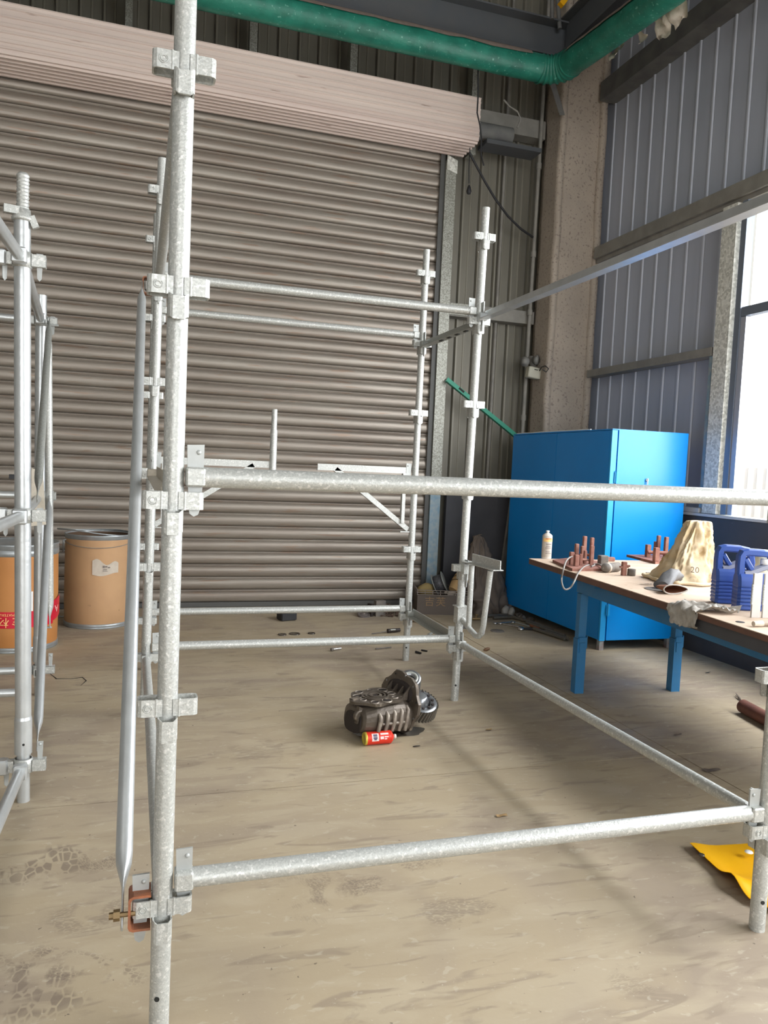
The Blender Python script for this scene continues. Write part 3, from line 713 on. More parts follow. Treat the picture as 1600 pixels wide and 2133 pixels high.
# bracket with U-shaped tube on the right near standard
zz = KZ[1]+.03; pC = px_('C', zz); dB = V((.86, -.50, 0)).normalized(); sB = V((-dB.y, dB.x, 0))
e = P(1052, 1191, 'z', zz-.01); dB = (V((e.x, e.y, 0))-V((pC.x, pC.y, 0))); LB = min(.33, dB.length); dB.normalize(); sB = V((-dB.y, dB.x, 0))
dB = V((.06, -1, 0)).normalized(); sB = V((-dB.y, dB.x, 0)); LB = .43
hb2 = MB().angle(pC+dB*.03+V((0, 0, .01))-sB*.03, pC+dB*LB+V((0, 0, .01))-sB*.03, sB, (0, 0, 1), .065, .005, .005)
hbf = MB().prism([(0, 0), (.006, 0), (.006, .055), (0, .055)], pC+dB*.09+V((0, 0, .012))+sB*.012, sB, (0, 0, 1), dB*(LB-.09))
ho = hb2.build('side_bracket', GALV, sca); hbf.build('upright_flange', GALV, ho)
zb = zz-.40
U = [pC+dB*.115+V((0, 0, 0)), pC+dB*.115+V((0, 0, -.36)), pC+dB*.118+V((0, 0, -.375))]
MB().tube(pC+dB*.115, pC+dB*.115+V((0, 0, -.37)), .0165, seg=14).build('hanging_tube', GALV, ho)
upts = [pC+dB*.345, pC+dB*.33+V((0, 0, -.10)), pC+dB*.31+V((0, 0, -.22)), pC+dB*.295+V((0, 0, -.33)), pC+dB*.28+V((0, 0, -.375)), pC+dB*.25+V((0, 0, -.40)), pC+dB*.21+V((0, 0, -.405)), pC+dB*.14+V((0, 0, -.385)), pC+dB*.03+V((0, 0, -.345))]
MB().path(upts, .0165, 14).build('bent_tube', GALV, ho)
MB().box(pC+V((0, 0, -.32)), (.062, .062, .10)).box(pC+V((0, 0, -.268)), (.078, .072, .006)).build('clamp_plate', GALV, ho)
MB().box(pC+dB*.045+V((0, 0, -.03)), (.05, .05, .06)).build('bracket_head', GALV, ho)
wedge(ho, pC+dB*.05+V((0, 0, -.06)), sB)

# ================================================================ LEFT SCAFFOLD
scl = thing('ring_scaffold', (-.55, 1.8, 0), 'smooth thick-tube scaffold at the left edge with a threaded jack on top', 'scaffold')
def lpost(x_, y_, xt, top, jack):
    dx = (xt-x_)/top
    A_ = lambda z: V((x_+dx*z, y_, z))
    mb = MB().tube(A_(0), A_(.20), .0245, seg=24).tube(A_(.20), A_(.34), .0335, seg=24).tube(A_(.34), A_(.352), .0335, .0305, seg=24).tube(A_(.352), A_(top), .0305, seg=24, hollow=.004)
    o = mb.build('standard', GALV_L, scl)
    MB().tube(A_(.245)+V((.005, -.032, 0)), A_(.245)+V((.005, -.0345, 0)), .005, seg=10).build('pin_hole', HOLE, o)
    return o, A_
LO, LA = lpost(-.495, 1.454, -.525, 2.30, True); L1, LB1 = lpost(-.605, 2.943, -.622, 2.297, False)
# the screw jack in the near standard
jk = MB(); prof = [(.021, 2.28)]
z = 2.345
while z < 2.47: prof += [(.021, z), (.0235, z+.004), (.0235, z+.006), (.021, z+.010)]; z += .0135
jk.lathe([(r, z) for r, z in prof]+[(.017, 2.482), (.0, 2.482)], LA(0)+V((-.029, 0, 0)), (0, 0, 1), 20)
jk.build('screw_jack', GALV, LO)
jn = MB().lathe([(.0, 2.30), (.038, 2.30), (.040, 2.312), (.030, 2.326), (.028, 2.345), (.0, 2.345)], LA(0)+V((-.029, 0, 0)), (0, 0, 1), 24)
jn.box(LA(2.335)+V((-.035, -.02, 0)), (.055, .028, .03), Matrix.Rotation(.25, 3, 'Z')).box(LA(2.30)+V((.042, -.01, 0)), (.025, .02, .045), Matrix.Rotation(-.4, 3, 'Y'))
jn.build('jack_nut', GALV, LO)
def node_mb():
    n = MB(); n.lathe([(.031, -.03), (.036, -.028), (.036, .028), (.031, .03)], (0, 0, 0), (0, 0, 1), 20)
    for a in (0, PI/2, PI, -PI/2):
        R = Matrix.Rotation(a, 3, 'Z')
        for s_ in (-1, 1):
            n.box(R @ V((.060, s_*.016, 0)), (.05, .004, .042), R)
        n.box(R @ V((.060, 0, .021)), (.05, .036, .004), R); n.box(R @ V((.060, 0, -.021)), (.05, .036, .004), R)
    return n
NM = meshdata('node_cup', node_mb(), GALV)
wd = MB().prism([(-.012, .05), (.012, .05), (.008, -.045), (.0, -.055), (-.008, -.045)], (0, -.002, 0), (1, 0, 0), (0, 0, 1), (0, .004, 0)).sph((0, -.004, .038), .006, 8, 5)
WD = meshdata('wedge_pin', wd, STEELP)
NZ = [.150, 1.165, 2.155]
for o, A_ in ((LO, LA), (L1, LB1)):
    for z in NZ:
        inst('node_cup', NM, o, A_(z)); inst('wedge_pin', WD, o, A_(z)+V((.062, -.0, -.02 if z > .2 else .045)))
        inst('wedge_pin', WD, o, A_(z)+V((-.062, -.0, -.03)), (0, 0, .6))
def lledger(p, q, r=.0215):
    p, q = V(p), V(q); d = (q-p).normalized(); mb = MB().tube(p+d*.085, q-d*.085, r, seg=20)
    for c, s_ in ((p, 1), (q, -1)):
        R = Matrix((d*s_, V((0, 0, 1)).cross(d*s_), V((0, 0, 1)))).transposed()
        mb.bbox(c+d*s_*.075, (.04, .054, .06), .006, R)
    return mb.build('ledger', GALV_L, scl)
for z in NZ:
    a = LA(z); lledger(a, (a.x-.035, a.y-1.5, z)); lledger(a, (a.x-1.5, a.y-.05, z)); b = LB1(z); lledger(a, b) if z > .5 else None
    lledger(b, (b.x-1.5, b.y-.05, z))
lledger(LA(.16)+V((-.06, 1.0, -.0)), LA(.16)+V((-1.5, 1.0, 0)))
for (sx, sy) in ((-.53, -.046), (-2.0, 1.404), (-2.1, 2.893), (-2.02, -.10)):
    o, A_ = lpost(sx, sy, sx, 2.3, False)
    for z in NZ: inst('node_cup', NM, o, A_(z))
q1 = LB1(1.165)+V((.055, -.055, .02)); q2 = LA(.19)+V((.045, .05, .0))
brace(q1, q2, .019, scl, GALV_L, .08, (1, .2, 0))
brace(LB1(2.16)+V((.05, -.05, 0)), LA(1.22)+V((.045, .06, 0)), .017, scl, GALV_D, .08, (1, .2, 0))
h1 = P(100, 668, 'y', 2.86); h2 = P(104, 1306, 'y', 2.86)
bv = brace(h1, h2, .021, scl, GALV, .06, (1, 0, 0))
MB().tube(P(88, 1307, 'y', 2.86), P(108, 1307, 'y', 2.86), .006, seg=8).tube(P(88, 676, 'y', 2.86), P(122, 678, 'y', 2.86), .006, seg=8).build('cross_pin', STEELP, bv)
MB().bx(P(24, 988, 'y', 2.2)-V((.01, .01, 0)), P(30, 998, 'y', 2.2)+V((.01, .01, 0))).build('rubber_stop', BLACK, scl)
MB().prism([(0, 0), (.055, -.02), (.075, -.30), (0, -.31)], P(66, 975, 'y', 2.6), (1, 0, 0), (0, 0, 1), (0, .004, 0)).build('toe_plate', CREAM, scl)

# ================================================================ DRUMS
def drum(c, r, h, mat, label, is_open, name='fibre_drum'):
    t = thing(name, (c[0], c[1], 0), label, 'drum')
    c = V((c[0], c[1], 0))
    MB().lathe([(0, .012), (r-.01, .012), (r, .03), (r+.004, h*.3), (r+.002, h*.7), (r, h-.03)], c, seg=64).build('body', mat, t)
    MB().lathe([(r-.006, .0), (r+.004, .0), (r+.006, .006), (r+.002, .012), (r+.006, .02), (r+.006, .034), (r, .038)], c, seg=64).build('bottom_rim', RIMM, t)
    MB().lathe([(r, h-.04), (r+.005, h-.036), (r+.003, h-.018), (r+.007, h-.012), (r+.007, h-.002), (r, h), (r-.008, h-.004), (r-.008, h-.012)], c, seg=64).build('top_rim', RIMM, t)
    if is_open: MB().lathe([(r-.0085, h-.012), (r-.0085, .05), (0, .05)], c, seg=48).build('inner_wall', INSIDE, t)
    else: MB().lathe([(r-.004, h-.002), (r-.03, h-.018), (0, h-.02)], c, seg=48).build('lid', RIMM, t)
    return t
f1 = P(203, 1311, 'z', 0); r1 = .262
dv = (V((CAM.x, CAM.y, 0))-V((f1.x, f1.y, 0))).normalized(); c1 = V((f1.x, f1.y, 0))-dv*r1
h1_ = P(204, 1116, 'y', c1.y-r1).z
dA = drum(c1, r1, h1_, DRUMK, 'open tan fibre drum with a loose steel rim and torn label, by the shutter', True)
# loose closing ring lying across the top
rg = MB(); pts = [c1+V((0, 0, h1_+.012))+V((-.03+(r1+.03)*math.cos(a), (r1)*math.sin(a), .018*math.cos(a+2.6)+.012*math.sin(2*a))) for a in [2*PI*k/48 for k in range(45)]]
rg.path(pts, .006, 8).build('closing_ring', RIMM, dA)
pts = [c1 + V((r1*1.03*math.cos(a), r1*1.03*math.sin(a), h1_-.05-.05*math.sin((a-PI)*1.0))) for a in [PI*1.02+PI*.95*k/24 for k in range(25)]]
MB().path(pts, .003, 6).build('handle_wire', GIRT, dA)
a0 = 3.45
hp = [c1+V(((r1+d_)*math.cos(a0+s_), (r1+d_)*math.sin(a0+s_), z_)) for s_, d_, z_ in ((-.05, .003, h1_-.05), (-.05, .022, h1_-.06), (-.05, .022, h1_-.15), (.05, .022, h1_-.15), (.05, .022, h1_-.06), (.05, .003, h1_-.05))]
MB().path(hp, .0045, 6).build('side_loop', RIMM, dA)
def wrap(c, r, a0, a1, z0, z1, mat, name, parent, n=20, zf=None, out=.003):
    vs = []
    for k in range(n+1):
        a = a0+(a1-a0)*k/n
        for j, z in enumerate((z0, z1)):
            zz_ = z+(zf(k/n, j) if zf else 0); vs.append(V((c[0]+(r+out)*math.cos(a), c[1]+(r+out)*math.sin(a), zz_)))
    return MB().add(vs, [(2*k, 2*k+2, 2*k+3, 2*k+1) for k in range(n)], True).build(name, mat, parent)
def ang_at(px, py, c, r):     # angle on a drum's front surface seen at a pixel
    best = None
    for k in range(720):
        a = PI+PI*k/720; q = V((c[0]+r*math.cos(a), c[1]+r*math.sin(a), 0)); d = q-CAM
        p = d; s_ = PCX+FPX*(V((q.x, q.y, .4))-CAM).dot(RT)/(V((q.x, q.y, .4))-CAM).dot(fwd)
        e = abs(s_-px)
        if (best is None or e < best[0]) and (q.xy-V((c[0], c[1]))).dot(CAM.xy-q.xy) > 0: best = (e, a)
    return best[1]
la, lb_ = ang_at(192, 1190, c1, r1), ang_at(245, 1190, c1, r1)
zt_, zb_ = P(215, 1168, 'y', c1.y-r1).z, P(215, 1197, 'y', c1.y-r1).z
lbl = wrap(c1, r1+.003, la, lb_, zb_, zt_, LABEL, 'paper_label', dA, 16, lambda t, j: (.02*math.sin(t*9) - .03*t if j else -.012*math.sin(t*5)-.0*t), .004)
def on_drum(c, r, amid, z):
    return lambda x_, y_: V((c[0]+r*math.cos(amid+x_/r), c[1]+r*math.sin(amid+x_/r), z+y_))
lm = (la+lb_)/2
for u0, u1, z_, h_ in ((-.16, -.06, .055, .018), (-.04, .06, .058, .012), (.08, .20, .052, .010), (-.16, .05, .036, .004), (-.16, .08, .026, .004), (-.12, .06, .044, .003)):
    wrap(c1, r1+.004, lm+u0*.6, lm+u1*.6, zb_+z_, zb_+z_+h_, PRINT, 'print', lbl, 6, None, .0065)
f2 = P(40, 1361, 'z', 0); r2 = .275
dv = (V((CAM.x, CAM.y, 0))-V((f2.x, f2.y, 0))).normalized(); c2 = V((f2.x, f2.y, 0))-dv*r2
xe = P(122, 1230, 'y', c2.y).x; c2.x = xe-r2-.006
h2_ = P(60, 1136, 'y', c2.y-r2).z
dO = drum(c2, r2, h2_, DRUMO, 'orange fibre drum wrapped in red printed tape, behind the left scaffold', False)
MB().lathe([(r2+.001, h2_-.085), (r2+.006, h2_-.08), (r2+.006, h2_-.045), (r2+.001, h2_-.04)], c2, seg=64).build('hoop', RIMM, dO)
za, zb2 = P(20, 1275, 'y', c2.y-r2).z, P(20, 1309, 'y', c2.y-r2).z
tp = wrap(c2, r2+.005, PI*.95, PI*1.86, zb2, za, TAPE, 'red_tape', dO, 40, None, .003)
tilt = wrap(c2, r2+.006, PI*1.76, PI*2.02, zb2+.0, za+.03, TAPE, 'tape_end', dO, 12, lambda t, j: .055*t, .006)
tf = lambda amid, z: (lambda x_, y_: V((c2.x+(r2+.0105)*math.cos(amid-x_/r2), c2.y+(r2+.0105)*math.sin(amid-x_/r2), z-y_)))
hgt = za-zb2
for ch, px in (('料', -38), ('材', 8), ('金', 38), ('合', 92)):
    text_mb(ch, hgt*.66, tf(ang_at(px, 1290, c2, r2) if px > -20 else ang_at(8, 1290, c2, r2)-.45, zb2+hgt*.60)).build('character', TAPEY, tp)
text_mb('MATERIAL', hgt*.22, tf(ang_at(12, 1290, c2, r2), za-.012)).build('print', TAPEY, tp)
text_mb('DI', hgt*.22, tf(ang_at(92, 1290, c2, r2), za-.012)).build('print', TAPEY, tp)
am = ang_at(114, 1280, c2, r2)
tq = lambda x_, y_: V((c2.x+(r2+.0155)*math.cos(am-x_/r2), c2.y+(r2+.0155)*math.sin(am-x_/r2), (za+zb2)/2+.05-y_))
lg = MB()
for tri in ([(-.03, -.02), (0, .03), (.006, .026), (-.018, -.02)], [(.03, -.02), (.0, .03), (-.006, .026), (.018, -.02)], [(-.016, -.004), (.016, -.004), (.016, .002), (-.016, .002)]):
    lg.add([tq(*q) for q in tri], [(0, 1, 2, 3)])
lg.build('emblem', TAPEW, tilt)
wrap(c2, r2+.004, ang_at(84, 1250, c2, r2)-.12, ang_at(98, 1250, c2, r2)-.02, za+.0, za+.14, WHITE, 'white_label', dO, 6, None, .004)
wrap(c2, r2+.004, ang_at(55, 1250, c2, r2), ang_at(68, 1250, c2, r2), za+.0, za+.14, WHITE, 'white_label', dO, 6, None, .004)
tag(MB().tube(P(122, 1284, 'z', .007), P(136, 1284, 'z', .007), .006, seg=8).build('steel_rod', STEELP, origin=P(128, 1288, 'z', 0)), 'short pale rod on the floor between the two drums', 'rod')

# ================================================================ BLUE CABINET
cabx, caby = 3.525, 3.50
zt, zb = P(1271.3, 894, 'y', caby).z, P(1250.6, 1334, 'y', caby).z
xr = min(P(1434, 903, 'y', caby).x, 4.325); yb = P(1070, 905, 'x', cabx).y; yb = min(yb, 5.24)
cab = thing('cabinet', (cabx, caby, 0), 'tall bright blue steel cabinet in the corner in front of the column', 'cabinet')
MB().bx((cabx+.022, caby+.022, zb), (xr, yb-.02, zt-.004)).build('body', CAB, cab)
MB().bx((cabx, caby+.028, zb+.0), (cabx+.02, (caby+yb)/2-.003, zt-.008)).build('door', CAB, cab)
MB().bx((cabx, (caby+yb)/2+.003, zb+.0), (cabx+.02, yb, zt-.008)).build('door', CAB, cab)
MB().bx((cabx, caby, zb-.005), (cabx+.050, caby+.022, zt)).build('corner_post', CABE, cab)
ed = MB().bx((cabx+.058, caby-.006, zb), (xr, caby+.020, zt-.002)).build('side_door', CAB, cab)
MB().bx((cabx, caby, zt-.004), (xr+.004, yb, zt+.006)).build('top', CAB, cab)
for z in (zt-.38, zb+.25):
    MB().bx((cabx+.040, caby-.010, z-.045), (cabx+.075, caby-.0065, z+.045)).tube((cabx+.054, caby-.012, z-.05), (cabx+.054, caby-.012, z+.05), .007, seg=10).build('hinge', CABE, cab)
for (x_, y_) in ((cabx+.03, caby+.03), (xr-.04, caby+.03), (cabx+.03, yb-.05), (xr-.04, yb-.05)):
    MB().bx((x_-.02, y_-.02, 0), (x_+.02, y_+.02, zb+.01)).build('leg', M('rusted_leg_%d' % int(x_*10+y_*100), (.30, .33, .34), .6, .2, (.22, .07, .03), 8, 1.0), cab)
lk = P(1347, 1000, 'y', caby-.006)
MB().tube(lk, lk+V((0, -.012, 0)), .012, seg=14).box(lk+V((.0, -.015, -.01)), (.008, .006, .05)).build('lock', STEELP, cab)
tag(MB().path([V((cabx+.02, yb-.03, zt+.012)).lerp(V((cabx+.02, caby+.35, zt+.012)), k/8)+nz3((k, 0, 0), 1.3)*.006 for k in range(9)], .006, 6).build('paper_strip', WHITE, origin=(cabx, yb-.3, zt)), 'thin white strip lying on the left top edge of the cabinet', 'strip')

# ================================================================ WORKBENCH
TH = .8
A0 = V((2.643, 3.127, 0)); ew = V((.9956, -.0937, 0)).normalized(); elg = V((-.0937, -.9956, 0)).normalized(); UZ = V((0, 0, 1))
BR = Matrix((ew, elg, UZ)).transposed()      # bench axes (width, length toward the viewer, up)
def TB(w_, l_, z_=TH): return A0 + ew*w_ + elg*l_ + UZ*z_
def tbox(mb, w0, w1, l0, l1, z0, z1):
    c = TB((w0+w1)/2, (l0+l1)/2, (z0+z1)/2); return mb.box(c, (abs(w1-w0), abs(l1-l0), abs(z1-z0)), BR)
bn = thing('workbench', TB(.6, 1.6, 0), 'long blue-legged workbench with a dusty brown board top at the right', 'workbench')
WBW = 1.24
tbox(MB(), 0, WBW, 0, 1.90, TH-.004, TH).build('top_board', WOOD, bn)
tbox(tbox(MB(), 0, WBW, .001, 1.90, TH-.040, TH-.005), .001, .002, 0, .1, TH-.04, TH-.01).build('board_edge', WOODE, bn)
tbox(MB(), -.01, WBW, 1.905, 2.95, TH-.004, TH).build('top_board', WOOD, bn)
tbox(MB(), -.012, WBW, 1.902, 2.95, TH-.028, TH-.005).build('board_edge', WOODE, bn)
tbox(MB(), -.004, .016, 1.91, 2.95, TH-.085, TH-.029).build('side_board', DADO, bn)
lo = 0.65
lw = .111
rail = MB(); tbox(rail, lw-.03, lw+.03, lo-.03, 2.93, .660, .735); rail.build('long_rail', TBLUE, bn)
rail = MB(); tbox(rail, lw+.70-.03, lw+.70+.03, lo-.03, 2.93, .655, .735); rail.build('long_rail', TBLUE, bn)
tbox(MB(), lw+.031, lw+.669, lo-.03, lo+.03, .655, .735).build('cross_rail', TBLUE, bn)
tbox(MB(), lw+.031, lw+.669, lo+2.17, lo+2.23, .655, .735).build('cross_rail', TBLUE, bn)
tbox(MB(), -.0+.03, WBW-.1, lo+.25, lo+.31, .736, TH-.041).build('cross_batten', TBLUE, bn)
tbox(MB(), .03, WBW-.1, lo-.03, lo+.03, .736, TH-.041).build('cross_batten', TBLUE, bn)
def leg(px, py, w_, l_):
    q = TB(w_, l_, 0); a = MB(); tbox(a, w_-.026, w_+.026, l_-.026, l_+.026, .36, .654)
    L = a.build('leg', TBLUE, bn)
    tbox(MB(), w_-.031, w_+.031, l_-.031, l_+.031, 0, .359).build('foot_tube', TBLUE, L)
    k = MB(); tbox(k, w_-.018, w_+.020, l_+.031, l_+.037, .27, .335); tbox(k, w_+.031, w_+.037, l_-.02, l_+.03, .30, .38); tbox(k, w_-.024, w_+.026, l_+.031, l_+.036, .336, .372)
    k.build('clasp_plate', TBLUE, L)
    return L
for w_ in (lw, lw+.70):
    for l_ in (lo, lo+2.2): leg(0, 0, w_, l_)

def at(px, py, z=TH): return P(px, py, 'z', z)
def rotz(a): return Matrix.Rotation(a, 3, 'Z')
# spray can with white nozzle
def spray_can(name, label, base, ax, r, h, mats, cat='spray can'):
    t = thing(name, base, label, cat); base = V(base); ax = V(ax).normalized(); seg = 28
    MB().lathe([(0, .004), (r*.8, .004), (r*.92, 0), (r, .003), (r, .008)], base, ax, seg).build('base_ring', mats[1], t)
    b = MB().lathe([(r, .008), (r, h*.80)], base, ax, seg).build('body', mats[0], t)
    MB().lathe([(r, h*.80), (r*1.03, h*.81), (r*.98, h*.825), (r*.75, h*.87), (r*.45, h*.90), (r*.42, h*.91), (0, h*.91)], base, ax, seg).build('shoulder', mats[2], t)
    MB().lathe([(r*.22, h*.91), (r*.22, h*.935), (r*.36, h*.94), (r*.33, h), (0, h)], base, ax, seg).build('nozzle', mats[3], t)
    return t, b
CW = M('dusty_white_can', (.60, .55, .48), .5, 0, (.48, .42, .36), 20, .8)
t_, b_ = spray_can('spray_can', 'dusty white spray can standing at the far corner of the workbench', at(1138, 1163), (0, 0, 1), .036, .205, (CW, WHITE, CW, WHITE))
cc = at(1138, 1163)
for z_, h_, a_, b2, mt in ((.125, .025, 3.4, 5.6, TAPEY), (.140, .012, 3.9, 5.2, M('orange_print', (.55, .22, .10), .6)), (.105, .006, 4.0, 5.2, PRINT), (.09, .004, 4.0, 5.0, PRINT), (.078, .004, 3.9, 5.1, PRINT), (.05, .004, 4.0, 4.9, PRINT), (.038, .004, 4.0, 5.2, PRINT)):
    wrap(cc, .036, a_, b2, cc.z+z_, cc.z+z_+h_, mt, 'print', t_, 10, None, .0008)

# welding fixtures: plate with square posts
def jig(label, plate, posts, name='welding_fixture'):
    c = V((0, 0, 0))
    for q in plate: c += at(*q)
    c /= len(plate)
    t = thing(name, c, label, 'fixture')
    MB().prism([(at(*q).x, at(*q).y) for q in plate], (0, 0, TH), (1, 0, 0), (0, 1, 0), (0, 0, .018)).build('base_plate', JIG, t)
    for (px, py, w_, h_) in posts:
        q = P(px, py, 'z', TH+.018); MB().bbox(q+V((0, 0, h_/2)), (w_, w_, h_), .003, BR).build('post', JIG, t)
    return t
J1 = jig('red-brown welding fixture with several square posts, near the spray can', [(1151, 1171), (1192, 1190), (1262, 1190), (1250, 1175), (1200, 1165)],
    [(1190, 1176, .028, .085), (1200, 1179, .030, .075), (1200, 1168, .026, .12), (1212, 1170, .024, .11), (1216, 1162, .026, .16), (1209, 1177, .022, .075), (1231, 1178, .026, .135), (1231, 1168, .024, .165), (1218, 1174, .02, .09)])
MB().tube(P(1196, 1166, 'z', .845), P(1222, 1166, 'z', .845), .012, seg=4).tube(P(1211, 1153, 'z', .87), P(1234, 1158, 'z', .87), .009, seg=4).build('cross_bar', JIG, J1)
J2 = jig('red-brown welding fixture on a plate at the back of the workbench', [(1305, 1160), (1365, 1175), (1410, 1172), (1390, 1160)],
    [(1349, 1160, .034, .095), (1366, 1169, .036, .10), (1370, 1158, .026, .16), (1386, 1160, .028, .155), (1364, 1157, .022, .11)])
MB().tube(P(1350, 1150, 'z', .86), P(1392, 1152, 'z', .86), .014, seg=4).build('cross_bar', JIG, J2)
def block(px, py, d, mat, name, label, cat, rot=0, bev=.004):
    q = at(px, py); R = BR @ rotz(rot)
    return tag(MB().bbox(q+V((0, 0, d[2]/2+.0005)), d, bev, R).build(name, mat, origin=q), label, cat)
block(1255, 1183, (.058, .05, .085), GREYI, 'steel_block', 'dusty grey steel block standing behind the grinder on the bench', 'block')
block(1271, 1169, (.06, .04, .03), JIG, 'steel_pad', 'low red-brown pad behind the grey block on the bench', 'pad')
tb = thing('toothed_bar', at(1299, 1198), 'upright red-brown notched steel bar beside the grinder', 'bar')
q = at(1299, 1199)
MB().bbox(q+V((0, 0, .044)), (.030, .026, .088), .003, BR).build('bar', JIG, tb)
MB().box(q+ew*.012+V((0, 0, .062)), (.05, .02, .012), BR).box(q+V((0, 0, .055)), (.055, .02, .010), BR).build('lug', JIG, tb)
q = at(1315, 1199)
nt_ = tag(MB().lathe([(0, 0), (.024, 0), (.026, .004), (.026, .040), (.023, .043), (0, .043)], q, (0, 0, 1), 24).build('steel_slug', GREYI, origin=q), 'short dark round slug beside the notched bar', 'slug')
# cylinder of the angle grinder with its cable
gr = thing('die_grinder', at(1275, 1193), 'dusty grey cylindrical grinder lying on the bench with a looping cable', 'grinder')
g0, g1 = at(1257, 1193)+V((0, 0, .030)), at(1290, 1190)+V((0, 0, .031))
ax_ = (g1-g0).normalized(); Lg = (g1-g0).length
MB().lathe([(0, 0), (.018, .0), (.026, .008), (.031, .02), (.031, Lg*.42), (.028, Lg*.45), (.030, Lg*.5), (.030, Lg*.9), (.02, Lg), (0, Lg)], g0, ax_, 24).build('housing', GREYI, gr)
MB().lathe([(.0316, .03), (.033, .033), (.033, .045), (.0316, .048)], g0, ax_, 24).build('collar_ring', LABEL, gr)
cb = [g0, at(1245, 1184)+V((0, 0, .03)), at(1220, 1185)+V((0, 0, .02)), at(1205, 1197)+V((0, 0, .012)), P(1196, 1212, 'z', .77), P(1188, 1224, 'z', .735), P(1178, 1228, 'z', .725), P(1172, 1220, 'z', .745), P(1170, 1205, 'z', .77), P(1174, 1185, 'z', .835), P(1180, 1168, 'z', .87), P(1190, 1160, 'z', .875), P(1206, 1158, 'z', .86), P(1224, 1166, 'z', .84), P(1238, 1176, 'z', .826), P(1232, 1180, 'z', .824)]
def smooth_pts(p, n=6):
    out = []
    for i in range(len(p)-1):
        a, b, c, d = p[max(i-1, 0)], p[i], p[i+1], p[min(i+2, len(p)-1)]
        for k in range(n):
            t = k/n; out.append(.5*((2*b)+(c-a)*t+(2*a-5*b+4*c-d)*t*t+(3*b-a-3*c+d)*t**3))
    out.append(p[-1]); return out
MB().path(smooth_pts(cb), .0055, 8).build('cable', M('grey_cable', (.22, .20, .18), .6), gr)
# yellowed woven bag over a cone
def cover(label):
    c = at(1437, 1212); t = thing('woven_bag', c, label, 'bag'); H = .375
    rings = []; n = 96; K = 48
    for k in range(K+1):
        s_ = k/K; z = H*min(1, s_*1.06)
        rx = .205-.125*min(1, s_/.9)**.85
        if s_ > .90: rx *= math.sqrt(max(.0004, 1-((s_-.90)/.10)**2*.9996))
        ring = []
        for j in range(n):
            a = 2*PI*j/n; cx_, sy_ = math.cos(a), math.sin(a); e_ = 2/3.4
            X = rx*(abs(cx_)**e_)*(1 if cx_ > 0 else -1); Y = rx*(abs(sy_)**e_)*(1 if sy_ > 0 else -1)*.85
            d1 = abs(noise.noise(V((cx_*2.2, sy_*2.2, z*7)))); d2 = abs(noise.noise(V((cx_*5, sy_*5, z*17+3)))); d3 = noise.noise(V((cx_*.8, sy_*.8, z*3)))
            sag = max(0, 1-s_*2.6)
            dv_ = V((X, Y, 0)).normalized()
            q = V((X, Y, z)) + dv_*(-d1*.060*(1-s_*.5)-d2*.032+d3*.030*(1-s_)-abs(noise.noise(V((cx_*9, sy_*9, z*30))))*.012+sag*.030*(1+math.sin(a*6+3*d3)*.5))
            q.x += -.022+.05*s_; q.z += d3*.01
            ring.append(c+rotz(-.25) @ q)
        rings.append(ring)
    rings[0] = [V((p.x, p.y, TH+.001)) for p in rings[0]]
    MB().loft(rings).build('bag', WEAVE, t)
    hem = []
    for j in range(49):
        a = 2*PI*j/48; i_ = j % 48
        p = rings[0][int(i_*n/48)]; hem.append(p+V((0, 0, .012))+(p-c).normalized()*(.006+.008*abs(noise.noise(V((a*2, 1, 1))))))
    MB().path(hem, .011, 8, rr=[.009+.006*abs(noise.noise(V((k*.7, 3, 1)))) for k in range(49)]).build('gathered_hem', WEAVE, t)
    ctr = P(1448, 1182, 'y', c.y-.155)
    dirr = (CAM-ctr).normalized(); dirr.z = 0; dirr.normalize(); side = V((-dirr.y, dirr.x, 0))
    text_mb('20', .05, lambda x_, y_: ctr+dirr*.012+side*x_+V((0, 0, y_-.03))).build('number', INK, t)
    return t
cover('yellowed crumpled woven bag draped over a cone shape on the bench')
# crumpled sheets
def crumple(c, su, sv, amp, seed, fn=None, g=26):
    vs = []
    for i in range(g):
        for j in range(g):
            u_, v_ = i/(g-1)*2-1, j/(g-1)*2-1
            q = V((u_*su, v_*sv, 0)); n1 = nz3(q+V((seed, 0, 0)), 9); n2 = nz3(q+V((seed, 5, 0)), 30)
            q += V((n1.x*.03, n1.y*.03, abs(n1.z)*amp+abs(n2.z)*amp*.5))
            if fn: q = fn(q, u_, v_)
            vs.append(c+q)
    return MB().add(vs, [(i*g+j, (i+1)*g+j, (i+1)*g+j+1, i*g+j+1) for i in range(g-1) for j in range(g-1)], True)
fc = at(1452, 1272)
def film(q, u_, v_):
    q = V((q.x*(1-.35*abs(v_)), q.y*(.55+.55*max(0, -u_+.2)), q.z)); q = rotz(-.55) @ q
    w = fc+q; rel = (w-A0); ww = rel.dot(ew)
    if ww < -.004:
        over = -.004-ww; q = q + ew*(over-.012-.02*abs(noise.noise(q*20))) + V((0, 0, -min(over*.75, .095+.02*v_)-abs(q.z)*.2))
    else: q.z += .002
    return q
tag(crumple(fc, .21, .12, .05, 3, film, 34).build('plastic_film', RAG, origin=fc), 'crumpled grey plastic film hanging over the bench edge under the blue cans', 'film')
gl = thing('torn_sleeve', at(1412, 1232), 'torn dark grey sleeve with a rusty orange opening lying before the woven bag', 'sleeve')
g0 = at(1395, 1238)+V((0, 0, .035))
vs = MB(); axg = (at(1450, 1225)-at(1385, 1236)); axg.z = 0; axg.normalize(); sd = V((-axg.y, axg.x, 0)); rings = []
